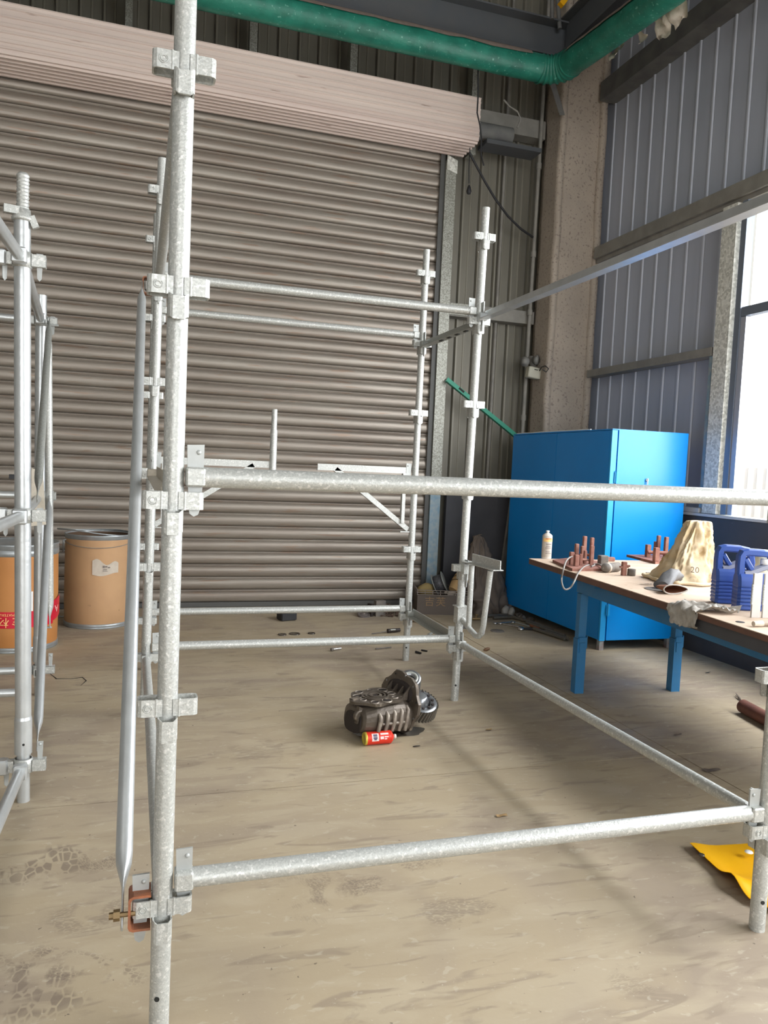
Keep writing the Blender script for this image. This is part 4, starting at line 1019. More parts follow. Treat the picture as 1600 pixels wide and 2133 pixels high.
for k in range(12):
    s_ = k/11; c_ = at(1378, 1228)+axg*(.20*s_)+V((0, 0, .020+.07*math.sin(s_*2.3)*.8))
    rings.append([c_+sd*((.05-.02*s_+.004*math.sin(j*2.1+k))*math.cos(2*PI*j/16)-.0)+V((0, 0, (.024+.012*math.sin(s_*3)+.004*math.sin(j*1.7+k*1.3))*math.sin(2*PI*j/16))) for j in range(16)])
vs.loft(rings, caps=True); vs.build('leather', RAGD, gl)
rings = []; cA = at(1392, 1238)
vx = (at(1440, 1240)-at(1385, 1240)).normalized()
for k in range(6):
    s_ = k/5
    rings.append([cA+vx*(.045+(.075-.004*k)*math.cos(2*PI*j/20))+V((0, 0, .027+(.024-.003*k)*math.sin(2*PI*j/20)*(1-.3*math.cos(2*PI*j/20))))+V((-vx.y, vx.x, 0))*(.02*k) for j in range(20)])
MB().loft(rings, caps=False).add(rings[-1], [tuple(range(20))]).build('opening', ORANGEI, gl)
MB().path(rings[0]+[rings[0][0]], .004, 6).build('torn_edge', RAG, gl)
pp_ = at(1440, 1218)+V((0, 0, .06))
crumple(at(1436, 1215)+V((0, 0, .05)), .07, .04, .05, 9, lambda q, u_, v_: rotz(.5) @ (q+V((0, 0, .05*u_))), 14).build('paper_tip', LABEL, gl)
tag(crumple(at(1348, 1218), .045, .014, .018, 21, lambda q, u, v_: q+V((0, 0, .001)), 12).build('paper_scrap', GREYI, origin=at(1348, 1218)), 'small crumpled dark scrap on the bench between slug and bag', 'scrap')
tag(MB().tube(at(1346, 1196)+V((0, 0, .007)), at(1376, 1196)+V((0, 0, .007)), .006, seg=8).build('steel_pin', GREYI, origin=at(1360, 1196)), 'thin dark pin lying by the woven bag', 'pin')

# blue plastic jerrycans
def jerry(base, ang, label):
    t = thing('jerrycan', base, label, 'canister', 'blue plastic jerrycans on the workbench')
    R = rotz(ang); th = .085; H = .295; W = .185
    def W3(x_, y_, z_): return V(base)+R @ V((x_, y_, z_))
    outer = [(0, .0), (W, .0), (W, .185), (W-.005, .20), (W+.02, .262), (W+.005, H-.008), (W-.02, H), (.02, H), (.006, H-.006), (0, H-.02)]
    # body below the grip
    b = MB(); sec = []
    def ring(z, x0, x1, y0, y1, k=.012):
        return [W3(x0+k, y0, z), W3(x1-k, y0, z), W3(x1, y0+k, z), W3(x1, y1-k, z), W3(x1-k, y1, z), W3(x0+k, y1, z), W3(x0, y1-k, z), W3(x0, y0+k, z)]
    rr = [ring(.001, .006, W-.006, -th/2+.006, th/2-.006), ring(.008, 0, W, -th/2, th/2)]
    for k in range(6):      # finger ribs pressed into the side
        z = .022+k*.018
        rr += [ring(z, .002, W-.002, -th/2+.002, th/2-.002), ring(z+.006, .0, W, -th/2-.003, th/2+.003), ring(z+.012, .0, W, -th/2-.003, th/2+.003)]
    rr += [ring(.145, 0, W, -th/2, th/2), ring(.165, 0, W, -th/2+.006, th/2-.006), ring(.182, .0, W, -th/2+.020, th/2-.020)]
    b.loft(rr, smooth=False); b.build('body', PLBLUE, t)
    # grip: post, top bar, sloping shoulder with the opening between
    def bar(pts, w_, d_):
        m_ = MB(); rr = []
        for i, (x_, z_) in enumerate(pts):
            a = V((x_, 0, z_)); nx = V((pts[min(i+1, len(pts)-1)][0]-pts[max(i-1, 0)][0], 0, pts[min(i+1, len(pts)-1)][1]-pts[max(i-1, 0)][1])).normalized(); n_ = V((-nx.z, 0, nx.x))
            rr.append([W3(*(a+n_*(w_/2)*sx+V((0, d_/2*sy, 0)))) for sx, sy in ((1, .6), (.6, 1), (-.6, 1), (-1, .6), (-1, -.6), (-.6, -1), (.6, -1), (1, -.6))])
        m_.loft(rr, smooth=False); return m_
    bar([(.018, .165), (.016, .22), (.018, .262), (.026, .278), (.045, .283), (.12, .281), (.155, .275), (.170, .255), (.178, .215), (.174, .19)], .036, .050).build('handle', PLBLUE, t)
    bar([(.035, .178), (.06, .182), (.11, .205), (.165, .225)], .028, .052).build('shoulder', PLDUST, t)
    bar([(.036, .25), (.052, .225), (.072, .195)], .026, .044).build('grip_strut', PLBLUE, t)
    MB().lathe([(0, 0), (.022, 0), (.022, .024), (.018, .028), (0, .028)], W3(.135, .0, .226), (0, 0, 1), 20).build('cap', WHITE, t)
    return t
angj = math.atan2((at(1560, 1262)-at(1490, 1255)).y, (at(1560, 1262)-at(1490, 1255)).x)
jerry(at(1489, 1256)+V((0, .02, .0)), -.35, 'blue plastic jerrycan with moulded grip, the one nearer the woven bag')
jerry(at(1534, 1270)+V((0, .02, .0)), -.35, 'blue plastic jerrycan with moulded grip, the one partly behind the steel hinges')
tw = thing('white_tin', at(1600, 1185), 'round white lidded tin behind the blue jerrycans at the right edge', 'tin')
q = P(1592, 1146, 'z', TH+.235)
q = V((q.x, q.y, TH)); MB().lathe([(0, 0), (.045, 0), (.045, .22), (0, .22)], q, seg=28).build('body', LAMPW, tw); MB().lathe([(.047, .215), (.05, .22), (.05, .235), (0, .237)], q, seg=28).build('lid', WHITE, tw)
# steel hinges standing on edge
hb_ = at(1563, 1286)
for k in range(4):
    base = hb_ + V((.052*k, -.012*k, 0)); t = thing('butt_hinge', base, None, 'hinge', 'steel butt hinges standing upright at the front of the bench')
    t['label'] = ('leftmost of the pale steel hinges standing on end beside the jerrycans', 'second pale steel hinge from the left, standing on end on the bench', 'third pale steel hinge from the left, cut by the photo edge', 'rearmost pale steel hinge at the right, mostly outside the photo')[k]
    hh = .205; R = rotz(-.23)
    MB().box(base+R @ V((.022, 0, hh/2+.0005)), (.040, .012, hh), R).build('leaf', HINGE, t)
    for j in range(8):
        c_ = base+R @ V((-.001, -.004, hh*.30+j*.0118)); MB().tube(c_, c_+V((0, 0, .0108)), .0055, seg=10).build('knuckle', STEELP, t)
hn = thing('hammer_handle', at(1580, 1306), 'wooden handled tool lying on the near edge of the bench', 'tool')
q1, q2 = at(1569, 1306)+V((0, 0, .014)), at(1640, 1304)+V((0, 0, .014))
MB().tube(q1, q1.lerp(q2, .25), .011, .014, seg=14).build('taped_end', LABEL, hn)
MB().tube(q1.lerp(q2, .26), q2, .011, seg=14).build('handle', HAND, hn)
tag(MB().lathe([(0, .002), (.018, .002), (.020, .001), (.020, 0)], at(1542, 1296), (0, 0, 1), 14).build('washer', BLACK, origin=at(1542, 1296)), 'small dark washer lying near the bench edge', 'washer')
tag(MB().lathe([(0, .003), (.075, .003), (.078, .0015), (.075, 0)], at(1372, 1228), (0, 0, 1), 28).build('thin_disc', GREYI, origin=at(1372, 1228)), 'thin grey disc lying under the torn sleeve', 'disc')

# ================================================================ GEARBOX ON THE FLOOR
gb = thing('differential_housing', (1.2, 1.95, 0), 'oily cast differential housing with a ring gear lying on the floor', 'gearbox')
F0 = P(829, 1475, 'y', 2.0); F0.z = .152
ax = V((-.93, -.33, .0)).normalized(); ax = (ax+V((0, 0, .13))).normalized()      # from flange toward the nose
sdv = V((0, 0, 1)).cross(ax).normalized(); upv = ax.cross(sdv).normalized()
if sdv.y > 0: sdv = -sdv
def G(a, s_, u_): return F0 + ax*a + sdv*s_ + upv*u_
def gring(a, w_, h0, h1, n=28, e=2.8, su=0.0):
    out = []
    for k in range(n):
        t = 2*PI*k/n; c_, s_ = math.cos(t), math.sin(t); E_ = 2/e
        x_ = w_*(abs(c_)**E_)*(1 if c_ > 0 else -1); y_ = (h1-h0)/2*(abs(s_)**E_)*(1 if s_ > 0 else -1)+(h0+h1)/2
        out.append(G(a, x_, y_))
    return out
# flange plate (D shape with bolt holes), dished
fl_o = []; NF = 40
for k in range(NF):
    t = 2*PI*k/NF; r = .165+.010*math.cos(7*t)*(1 if abs(math.sin(t*3.5)) > .3 else .3); fl_o.append((r*math.cos(t), max(-.148, r*math.sin(t)*1.0)))
mb = MB(); mb.loft([[G(0, x_, y_) for x_, y_ in fl_o], [G(-.016, x_, y_) for x_, y_ in fl_o]], smooth=False); mb.build('flange', CAST, gb)
mb = MB(); mb.loft([[G(-.018, x_*.97, y_*.97) for x_, y_ in fl_o], [G(-.021, x_*.985, y_*.985) for x_, y_ in fl_o]], smooth=False); mb.build('machined_face', CASTL, gb)
for k in range(11):
    t = 2*PI*(k+.4)/11
    if math.sin(t) < -.7: continue
    c_ = G(.001, .152*math.cos(t), .152*math.sin(t)); MB().tube(c_, c_+ax*.002, .0055, seg=10).build('bolt_hole', MACH if k % 3 else HOLE, gb)
MB().loft([gring(.001, .11, .0, .12, e=2.2), gring(.010, .095, .0, .105, e=2.2)]).build('dark_bowl', CASTD, gb)
MB().loft([gring(.0, .135, -.143, .03), gring(.05, .135, -.143, .045), gring(.12, .130, -.146, .040), gring(.22, .118, -.150, .015), gring(.275, .10, -.145, -.01), gring(.285, .085, -.14, -.03)], smooth=False).build('casing', CAST, gb)
for s_ in (-.07, -.02, .03, .075):      # webs from casing to flange
    MB().prism([(0, 0), (.06, 0), (0, .075)], G(.002, s_, .030), ax, upv, sdv*.008).build('web', CAST, gb)
cov = []
for k in range(40):
    t = 2*PI*k/40; ra = .150+.010*math.cos(5*t); cov.append((.155+ra*math.cos(t), (.128+.012*math.cos(6*t))*math.sin(t)))
tn = (upv+ax*.17).normalized(); ta = (ax-upv*.17).normalized()
MB().loft([[G(0, 0, .048)+ta*a_+sdv*s_ for a_, s_ in cov], [G(0, 0, .048)+ta*a_+sdv*s_+tn*.014 for a_, s_ in cov]], smooth=False).build('cover_plate', CAST, gb)
def GT(a_, s_, h_=0): return G(0, 0, .062)+ta*a_+sdv*s_+tn*h_
# rings and recesses of the cover on top
tc = .165
for r, r_in, m_ in ((.075, .066, CAST), (.055, .047, CAST), (.034, .022, CAST)):
    rg_ = MB(); pr = [(r_in, .0), (r_in, .012), (r, .012), (r, .0)]
    rg_.lathe(pr, GT(tc, 0, -.004), tn, 36, smooth=False); rg_.build('cover_ring', m_, gb)
for k in range(9):
    t = 2*PI*k/9+.2; r = .092 if k % 2 else .083
    c_ = GT(tc+(r+.012)*math.cos(t), (r+.014)*math.sin(t)); rr_ = .014+.005*(k % 3)
    MB().lathe([(0, .0012), (rr_, .0012), (rr_+.001, -.004)], c_, tn, 14).build('recess', CASTD, gb)
    MB().lathe([(rr_, .001), (rr_+.001, .005), (rr_+.004, .004), (rr_+.006, -.001)], c_, tn, 14).build('recess_lip', CASTL, gb)
MB().tube(GT(tc, 0, 0), GT(tc, 0, .006), .012, seg=14).build('centre_bore', CASTD, gb)
# ribs on the near side
for k, a_ in enumerate((.035, .075, .12, .165, .21)):
    r_ = MB(); y1 = .01-.02*k*.5
    r_.path([G(a_, .112, y1), G(a_, .130, y1-.015), G(a_, .134, -.06), G(a_+.004, .130, -.115)], .011, 10, rr=[.009, .012, .013, .010]); r_.build('side_rib', CASTL, gb)
MB().path([G(.04, .128, -.070), G(.12, .130, -.075), G(.19, .124, -.080)], .009, 8).build('side_rib', CASTL, gb)
# lug with eye at the nose
lgm = MB(); c_ = G(.285, .045, -.055)
lgm.lathe([(.0145, -.012), (.0145, .012), (.030, .012), (.033, .006), (.033, -.006), (.030, -.012), (.0145, -.012)], c_, sdv, 24); lgm.build('lug_eye', CAST, gb)
MB().prism([(0, -.02), (.05, -.04), (.05, .05), (0, .03)], G(.25, .033, -.055), ax, upv, sdv*.022).build('lug_arm', CAST, gb)
MB().prism([(0, -.03), (.045, .0), (.05, .03), (0, .04)], G(.25, -.04, -.015), ax, upv, sdv*.03).build('lug_arm', CAST, gb)
MB().loft([gring(.22, .085, -.15, -.03, e=3), gring(.29, .07, -.15, -.045, e=3)], smooth=False).build('nose_block', CASTD, gb)
# bearing cap and ring gear behind the flange
MB().loft([gring(-.018, .05, -.05, .125, e=4), gring(-.10, .045, -.05, .12, e=4)], smooth=False).build('bearing_pedestal', CAST, gb)
bc = G(-.062, .0, .112); bn_ = (V((-.15, -.55, .85))).normalized()
u_, v_, d_ = MB().frame(bn_)
mbp = MB(); mbp.lathe([(.024, .0), (.024, .03), (.056, .03), (.060, .024), (.060, -.05), (.024, -.05)], bc, bn_, 32); mbp.build('bearing_cap', MACH, gb)
MB().lathe([(0, .018), (.024, .018)], bc, bn_, 28).build('bearing_bore', HOLE, gb)
MB().lathe([(.030, .031), (.032, .034), (.041, .034), (.043, .031)], bc, bn_, 28).build('bearing_race', GALV_D, gb)
gc = G(-.115, .03, -.01); ga_ = V((.10, -.35, .92)).normalized()
gm = MB(); nT = 36; u_, v_, d_ = gm.frame(ga_); R1, R2 = .112, .100; ring = []
def gearring(h, tw):
    out = []
    for k in range(nT):
        for f_, rr_ in ((0, R2), (.25, R1), (.55, R1), (.8, R2)):
            a = 2*PI*(k+f_)/nT+tw; out.append(gc+d_*h+u_*(rr_*math.cos(a))+v_*(rr_*math.sin(a)))
    return out
gm.loft([gearring(-.036, 0), gearring(.0, .09), gearring(.030, .16)], caps=False, smooth=False)
gm.build('ring_gear', GEARM, gb)
MB().lathe([(.104, .028), (.094, .033), (.070, .033), (.064, .022), (.064, .0)], gc, ga_, 44).lathe([(.094, -.027), (.0, -.027)], gc, ga_, 44).build('gear_web', MACH, gb)
for k in range(12):
    t = 2*PI*k/12; c_ = gc+d_*.030+u_*(.077*math.cos(t))+v_*(.077*math.sin(t)); MB().lathe([(0, .010), (.009, .010), (.009, 0)], c_, d_, 6, smooth=False).build('gear_bolt', CASTD, gb)
MB().lathe([(.060, -.02), (.055, .035), (.038, .062), (.030, .064), (0, .064)], gc, ga_, 32).build('hub', MACH, gb)
st_ = MB(); q0 = P(800, 1528, 'z', 0); n = 36
tag(MB().add([V((F0.x-.03, F0.y-.02, .0015))]+[V((F0.x-.05+(.20+.04*noise.noise(V((math.cos(2*PI*k/n)*2, math.sin(2*PI*k/n)*2, 0))))*math.cos(2*PI*k/n), F0.y-.03+(.09+.03*noise.noise(V((math.cos(2*PI*k/n)*2, math.sin(2*PI*k/n)*2, 4))))*math.sin(2*PI*k/n), .0015)) for k in range(n)], [(0, k+1, (k+1) % n+1) for k in range(n)]).build('oil_puddle', OILY, origin=(F0.x, F0.y, 0)), 'thin dark oil stain under the gear housing', 'stain', kind='stuff')

# red spray can lying in front
c0_ = P(757, 1552, 'z', 0)+V((0, 0, .033)); c1_ = P(829, 1546, 'z', 0)+V((0, 0, .033)); axc = (c1_-c0_).normalized(); Lc = .175
t_, b_ = spray_can('spray_can', 'red printed spray can lying on its side before the gear housing', c0_, axc, .033, Lc, (CANR, CANY, CANR, NOZ))
def on_can(a0_, s0):
    u_, v_, d_ = MB().frame(axc)
    # angle that faces the viewer
    tc_ = (CAM-c0_); tc_ -= axc*tc_.dot(axc); tc_.normalize(); sc_ = axc.cross(tc_)
    return lambda x_, y_: c0_+axc*(s0+x_)+(tc_*math.cos(a0_+y_/.033)+sc_*math.sin(a0_+y_/.033))*.0338
f_ = on_can(0, 0)
for (x0, x1, y0, y1, mt) in ((.080, .098, -.004, .010, CANW), (.102, .124, -.004, .002, CANW), (.102, .116, .006, .012, CANW), (.035, .072, -.022, .018, CANW), (.042, .064, -.018, .006, CANP), (.082, .125, -.022, -.012, CANW), (.046, .06, .006, .012, CANP)):
    n = 8; vs = []
    for i in range(n+1):
        yy = y0+(y1-y0)*i/n; vs += [c0_ + (f_(x0, yy)-c0_)*1.0, f_(x1, yy)]
    MB().add(vs, [(2*i, 2*i+1, 2*i+3, 2*i+2) for i in range(n)]).build('print', mt, t_)
MB().lathe([(.0335, .006), (.0342, .009), (.0335, .012)], c0_, axc, 28).build('seam_ring', CANY, t_)

# ================================================================ THINGS AT THE BACK
# crate with odds and ends
ca, cbb = P(862, 1283, 'z', 0), P(965, 1303, 'z', 0)
crx = V((cbb.x-ca.x, cbb.y-ca.y, 0)); crl = .62; crx = V((.97, -.24, 0)).normalized(); cry = V((.24, .97, 0)).normalized()
CR = Matrix((crx, cry, UZ)).transposed(); c00 = V((2.44, 4.98, 0)); cw, cdp, ch = .52, .38, .30
q_ = P(868, 1279, 'z', 0); c00 = V((q_.x, q_.y, 0))
ct = thing('crate', c00+crx*.3+cry*.2, 'brown plastic crate with faded yellow characters under the dark wall panel', 'crate')
def cbox(mb, a0, a1, b0, b1, z0, z1): return mb.box(c00+crx*((a0+a1)/2)+cry*((b0+b1)/2)+V((0, 0, (z0+z1)/2)), (a1-a0, b1-b0, z1-z0), CR)
zc = P(905, 1234, 'y', c00.y-.05).z; ch = max(.24, min(.36, zc))
b = MB(); cbox(b, 0, cw, 0, .012, 0, ch-.055); cbox(b, 0, cw, cdp-.012, cdp, 0, ch-.055); cbox(b, 0, .012, .013, cdp-.013, 0, ch-.055); cbox(b, cw-.012, cw, .013, cdp-.013, 0, ch-.055); cbox(b, .013, cw-.013, .013, cdp-.013, .003, .015)
b.build('body', CRATE, ct)
rm = MB()
for z_ in (ch-.05, ch-.028, ch-.006): cbox(rm, -.008, cw+.008, -.010, .006, z_, z_+.006); cbox(rm, -.008, cw+.008, cdp-.006, cdp+.010, z_, z_+.006); cbox(rm, -.010, .004, .007, cdp-.007, z_, z_+.006); cbox(rm, cw-.004, cw+.010, .007, cdp-.007, z_, z_+.006)
for k in range(8): cbox(rm, k*cw/7-.003, k*cw/7+.003, -.009, .004, ch-.05, ch-.0)
rm.build('rim', CRATEL, ct)
for s_, wx in (('吉', .12), ('芙', .23)):
    text_mb(s_, .10, lambda x_, y_: c00+crx*(wx+x_)+cry*(-.0015)+V((0, 0, ch*.38+y_))).build('character', FADED, ct)
def inside(a, b_, z_): return c00+crx*a+cry*b_+V((0, 0, z_))
tag(MB().sph(inside(.09, .14, ch-.03), .08, 12, 8, (1.2, .9, .9), lambda q: q+nz3(q, 14)*.02).build('olive_rag', OLIVE, origin=inside(.09, .14, ch-.05)), 'olive yellow rag in the left end of the crate', 'rag')
sp_ = thing('wire_spool', inside(.24, .2, ch), 'dark cable spool with bright metal rims tilted in the crate', 'spool')
sa = V((.80, -.42, .40)).normalized(); sc0 = inside(.235, .17, ch+.045)
MB().lathe([(.0, -.045), (.085, -.045), (.085, .045), (0, .045)], sc0, sa, 28).build('wound_core', M('dark_wire', (.05, .05, .055), .5, .2, (.11, .11, .12), 60, .9), sp_)
for h_ in (-.05, .05): MB().lathe([(.0, h_-.003), (.105, h_-.003), (.108, h_), (.105, h_+.003), (0, h_+.003)], sc0, sa, 28).build('rim', GALV_D, sp_)
pb = thing('paper_bundle', inside(.42, .12, ch), 'ochre paper bundle tied with dark string on top of the crate', 'bundle')
pa, pz = inside(.35, .04, ch+.0), inside(.50, .16, ch+.17)
mbx = MB(); da = (pz-pa).normalized(); u_, v_, _ = mbx.frame(da); rings = []
for k in range(14):
    s_ = k/13; r = .050+.035*math.sin(s_*2.6); rings.append([pa.lerp(pz, s_)+u_*(r*math.cos(2*PI*j/18)*(1+.12*math.sin(j*2.3)))+v_*(r*.8*math.sin(2*PI*j/18)) for j in range(18)])
mbx.loft(rings); mbx.build('paper', CARD, pb)
for s_ in (.3, .48): 
    r = .053+.035*math.sin(s_*2.6); MB().path([pa.lerp(pz, s_)+da*.02*math.sin(j*.5)+u_*((r+.006)*math.cos(2*PI*j/18)*(1+.12*math.sin(j*2.3)))+v_*((r*.8+.006)*math.sin(2*PI*j/18)) for j in range(19)], .003, 5).build('string', BLACK, pb)
tag(MB().sph(inside(.33, .04, ch-.03), .05, 12, 6, (1.5, .6, .5), lambda q: q+nz3(q, 20)*.015).build('white_rag', LABEL, origin=inside(.3, .04, ch-.03)), 'pale rag tucked between spool and paper bundle in the crate', 'rag')
tag(MB().sph(inside(.40, .19, ch-.06), .10, 14, 8, (1.0, 1.3, .5), lambda q: q+nz3(q, 9)*.03).build('dark_clothes', BLACK, origin=inside(.5, .2, ch-.08)), 'dark crumpled cloth filling the right end of the crate', 'cloth')
# big brown sack
def sack(c, H, r0, mat, name, label, cat, seed):
    rings = []; n = 72; K = 40
    for k in range(K+1):
        s_ = k/K; z_ = H*s_; r_ = r0*(1.0+.05*math.sin(s_*6))*(1-s_**1.5*.80) if k < K else r0*.04
        ring = []
        for j in range(n):
            a = 2*PI*j/n; ca, sa_ = math.cos(a), math.sin(a)
            d1 = abs(noise.noise(V((ca*2.4, sa_*2.4, z_*6.5+seed))))*1.7; d2 = abs(noise.noise(V((ca*3.5+z_*3, sa_*3.5, z_*9+seed)))); d3 = noise.noise(V((ca*1.0, sa_*1.0, z_*1.8+seed*2)))
            f_ = r_*(1+d3*.28)-d1*.085*(1-s_*.5)-d2*.035
            ring.append(V(c)+V((f_*ca*1.02-.20*z_+.10*s_*s_, f_*sa_*.72+.10*z_, max(.002, z_+d3*.05*(1 if k else 0)))))
        rings.append(ring)
    return tag(MB().loft(rings).build(name, mat, origin=c), label, cat)
sk = P(1012, 1284, 'z', 0)
sack((sk.x+.09, sk.y+.26, 0), .76, .28, SACKB, 'brown_sack', 'big slumped brown sack between the crate and the cabinet', 'sack', 2)
# grey steel post leaning at the wall by the cabinet
tag(MB().angle(P(1040, 1262, 'z', 0)+V((.0, .1, .0)), P(1066, 1010, 'y', 5.50), (1, 0, 0), (0, -1, 0), .085, .04, .006).build('leaning_angle', GIRT, origin=P(1045, 1262, 'z', 0)), 'grey steel angle leaning on the wall between sack and cabinet', 'bar')
# black block, rings, caster, chain and small parts on the floor
q = P(597, 1291, 'z', 0)
bk = thing('rubber_block', q, 'small black block standing on the floor before the shutter', 'block')
MB().bbox(q+V((0, 0, .035)), (.15, .12, .07), .008, rotz(.25)).build('block', BLACK, bk)
MB().bbox(q+V((0, 0, .078)), (.11, .09, .015), .003, rotz(.25)).build('cap', BLACK, bk)
for px, lb in ((588, 'left'), (614, 'middle'), (649, 'right')):
    q = P(px, {588: 1322.5, 614: 1321, 649: 1320}[px], 'z', 0); r = {588: .035, 614: .044, 649: .03}[px]
    tag(MB().lathe([(0, .003), (r*.7, .003), (r*.75, .008), (r, .008), (r*1.03, .0)], q, seg=24).build('round_cap', OILY, origin=q), '%s one of three flat brown round caps on the floor before the shutter' % lb, 'cap', 'flat round caps on the floor')
q = P(757, 1284, 'z', 0); cs = thing('caster_wheel', q, 'grey caster wheel lying beside a rusty chain heap', 'wheel')
MB().lathe([(.012, .03), (.02, .034), (.03, .022), (.05, .022), (.058, .03), (.062, .018), (.058, .004), (.02, .0), (0, .0)], q, V((.05, -.35, 1)), 28).build('wheel', M('grey_rubber', (.12, .10, .09), .7), cs)
MB().lathe([(0, .036), (.012, .036), (.014, .026)], q, V((.05, -.35, 1)), 14).build('hub', CRATEL, cs)
q = P(790, 1283, 'z', 0); pm = thing('steel_bracket', q, 'dark bracket plate standing between caster and chain heap', 'bracket')
MB().box(q+V((0, 0, .075)), (.10, .05, .15), rotz(.2)).build('plate', GREYI, pm)
MB().box(q+V((-.09, 0, .06)), (.03, .06, .12), rotz(.4)).tube(q+V((-.13, .0, .10)), q+V((-.05, 0, .02)), .012, seg=8).build('fork', CASTD, pm)
chn = MB(); cq = P(815, 1283, 'z', 0)
CHM = M('rusty_chain_iron', (.10, .065, .05), .6, .4, (.17, .11, .08), 30, .8)
for k in range(150):
    a = random.uniform(0, 2*PI); r = .15*math.sqrt(random.random()); z_ = .009+max(0, .12*(1-r/.15))*random.random()
    c_ = cq+V((r*math.cos(a)*1.1, r*math.sin(a)*.7+.05, z_)); dn = V((random.gauss(0, 1), random.gauss(0, 1), random.gauss(0, 1))).normalized(); u_, v_, _ = chn.frame(dn)
    chn.path([c_+u_*(.015*math.cos(2*PI*j/8))+v_*(.009*math.sin(2*PI*j/8)) for j in range(9)], .0035, 4, caps=False)
tag(chn.build('chain_heap', CHM, origin=cq), 'heap of rusty chain on the floor left of the crate', 'chain', kind='stuff')
q = P(812, 1319, 'z', 0); af = thing('air_tool', q, 'small dark metal tool with a thin rod on the floor behind the near ledger', 'tool')
d_ = V((.97, .22, 0)); MB().tube(q+V((-.02, 0, .02)), q+d_*.10+V((0, 0, .022)), .019, .016, seg=12).build('body', CASTD, af)
MB().tube(q+d_*.0+V((0, -.0125, .03)), q+d_*.05+V((0, -.0125, .03)), .007, seg=8).build('label_plate', GALV_D, af)
MB().tube(q+V((-.03, 0, .015)), q+V((-.17, -.03, .006)), .0045, seg=6).build('rod', GREYI, af)
q = P(694, 1356, 'z', 0); bo = thing('steel_bolt', q, 'small bright bolt lying on the floor in front of the shutter', 'bolt')
d_ = V((.9, .35, 0)).normalized(); MB().tube(q+V((0, 0, .012)), q+d_*.07+V((0, 0, .012)), .009, seg=10).build('shank', WRENCH, bo); MB().tube(q-d_*.02+V((0, 0, .013)), q+V((0, 0, .013)), .013, seg=6).build('bolt_head', GREYI, bo)
def stick(px0, py0, px1, py1, r, mat, name, label, cat):
    a, b_ = P(px0, py0, 'z', 0)+V((0, 0, r)), P(px1, py1, 'z', 0)+V((0, 0, r)); tag(MB().tube(a, b_, r, r*.8, seg=8).build(name, mat, origin=a), label, cat)
stick(783, 1353, 815, 1350, .006, GREYI, 'welding_rod', 'thin dark rod on the floor left of the far standard', 'rod')
stick(866, 1360, 877, 1363, .009, BLACK, 'metal_scrap', 'short black scrap right of the far standard, the nearer one', 'scrap')
stick(878, 1356, 890, 1358, .007, BLACK, 'metal_scrap', 'short black scrap right of the far standard, the farther one', 'scrap')
stick(893, 1326, 905, 1318, .013, GALV_D, 'steel_bolt', 'bright bolt on the floor beneath the slanting angle transom', 'bolt')
stick(884, 1306, 898, 1304, .010, GREYI, 'metal_scrap', 'small grey scrap beneath the crate', 'scrap')
q = P(865, 1296, 'z', 0); tag(MB().sph(q+V((0, 0, .025)), .05, 10, 6, (1.2, .6, .5), lambda q_: q_+nz3(q_, 20)*.02).build('orange_rag', M('orange_cloth', (.50, .25, .09), .8), origin=q), 'orange brown rag on the floor at the crate foot', 'rag')
q = P(1014, 1356, 'z', 0); tag(MB().sph(q+V((0, 0, .014)), .022, 12, 8, (1.3, .7, .65), lambda q_: q_+V((0, 0, .2*q_.x))).build('dry_pod', M('brown_pod', (.17, .09, .045), .6), origin=q), 'small brown pod lying on the floor right of the near standard', 'pod')
for px, py, r, lb in ((1036, 1315, .062, 'flat dark disc on the floor in front of the brown sack'), (968, 1308, .05, 'flat dark disc half hidden behind the near standard')):
    q = P(px, py, 'z', 0); tag(MB().lathe([(0, .008), (r-.004, .008), (r, .004), (r, 0)], q, seg=28).build('steel_disc', GREYI, origin=q), lb, 'disc')
q = P(989, 1293, 'z', 0); bv_ = thing('brass_valve', q, 'small brass valve on the floor at the foot of the sack', 'valve')
MB().tube(q+V((-.03, 0, .02)), q+V((.05, 0, .02)), .014, seg=10).tube(q+V((.01, 0, .02)), q+V((.01, 0, .055)), .009, seg=8).build('body', BRASS, bv_); MB().tube(q+V((.0, 0, .056)), q+V((.03, 0, .056)), .01, seg=8).build('handle', BRASS, bv_)
# tools beside the cabinet
def wrench(px0, py0, px1, py1, label, mat=WRENCH):
    a, b_ = P(px0, py0, 'z', 0)+V((0, 0, .008)), P(px1, py1, 'z', 0)+V((0, 0, .008)); t = thing('wrench', a, label, 'wrench'); d = (b_-a).normalized()
    MB().tube(a, b_, .0075, seg=8).build('shaft', mat, t)
    MB().lathe([(.011, -.007), (.011, .007), (.02, .007), (.02, -.007), (.011, -.007)], a-d*.015, (0, 0, 1), 14).build('ring_end', mat, t)
    MB().lathe([(.011, -.007), (.011, .007), (.021, .007), (.021, -.007), (.011, -.007)], b_+d*.015, (0, 0, 1), 14).build('open_end', mat, t)
wrench(1034, 1300, 1066, 1298, 'bright ring wrench lying left of the tool pile by the cabinet')
wrench(1045, 1301, 1082, 1308, 'bright long wrench pointing into the tool pile by the cabinet')
wrench(1070, 1297, 1098, 1305, 'dull wrench lying across the tool pile by the cabinet', GALV_D)
q = P(1085, 1313, 'z', 0); rt = thing('ratchet', q, 'chrome ratchet with dark handle, nearest tool beside the cabinet', 'tool')
MB().lathe([(0, 0), (.028, 0), (.03, .01), (.026, .028), (0, .03)], q, seg=20).build('ratchet_head', WRENCH, rt)
MB().tube(q+V((.02, 0, .014)), P(1112, 1313, 'z', 0)+V((0, 0, .012)), .010, .013, seg=10).build('handle', BLACK, rt)
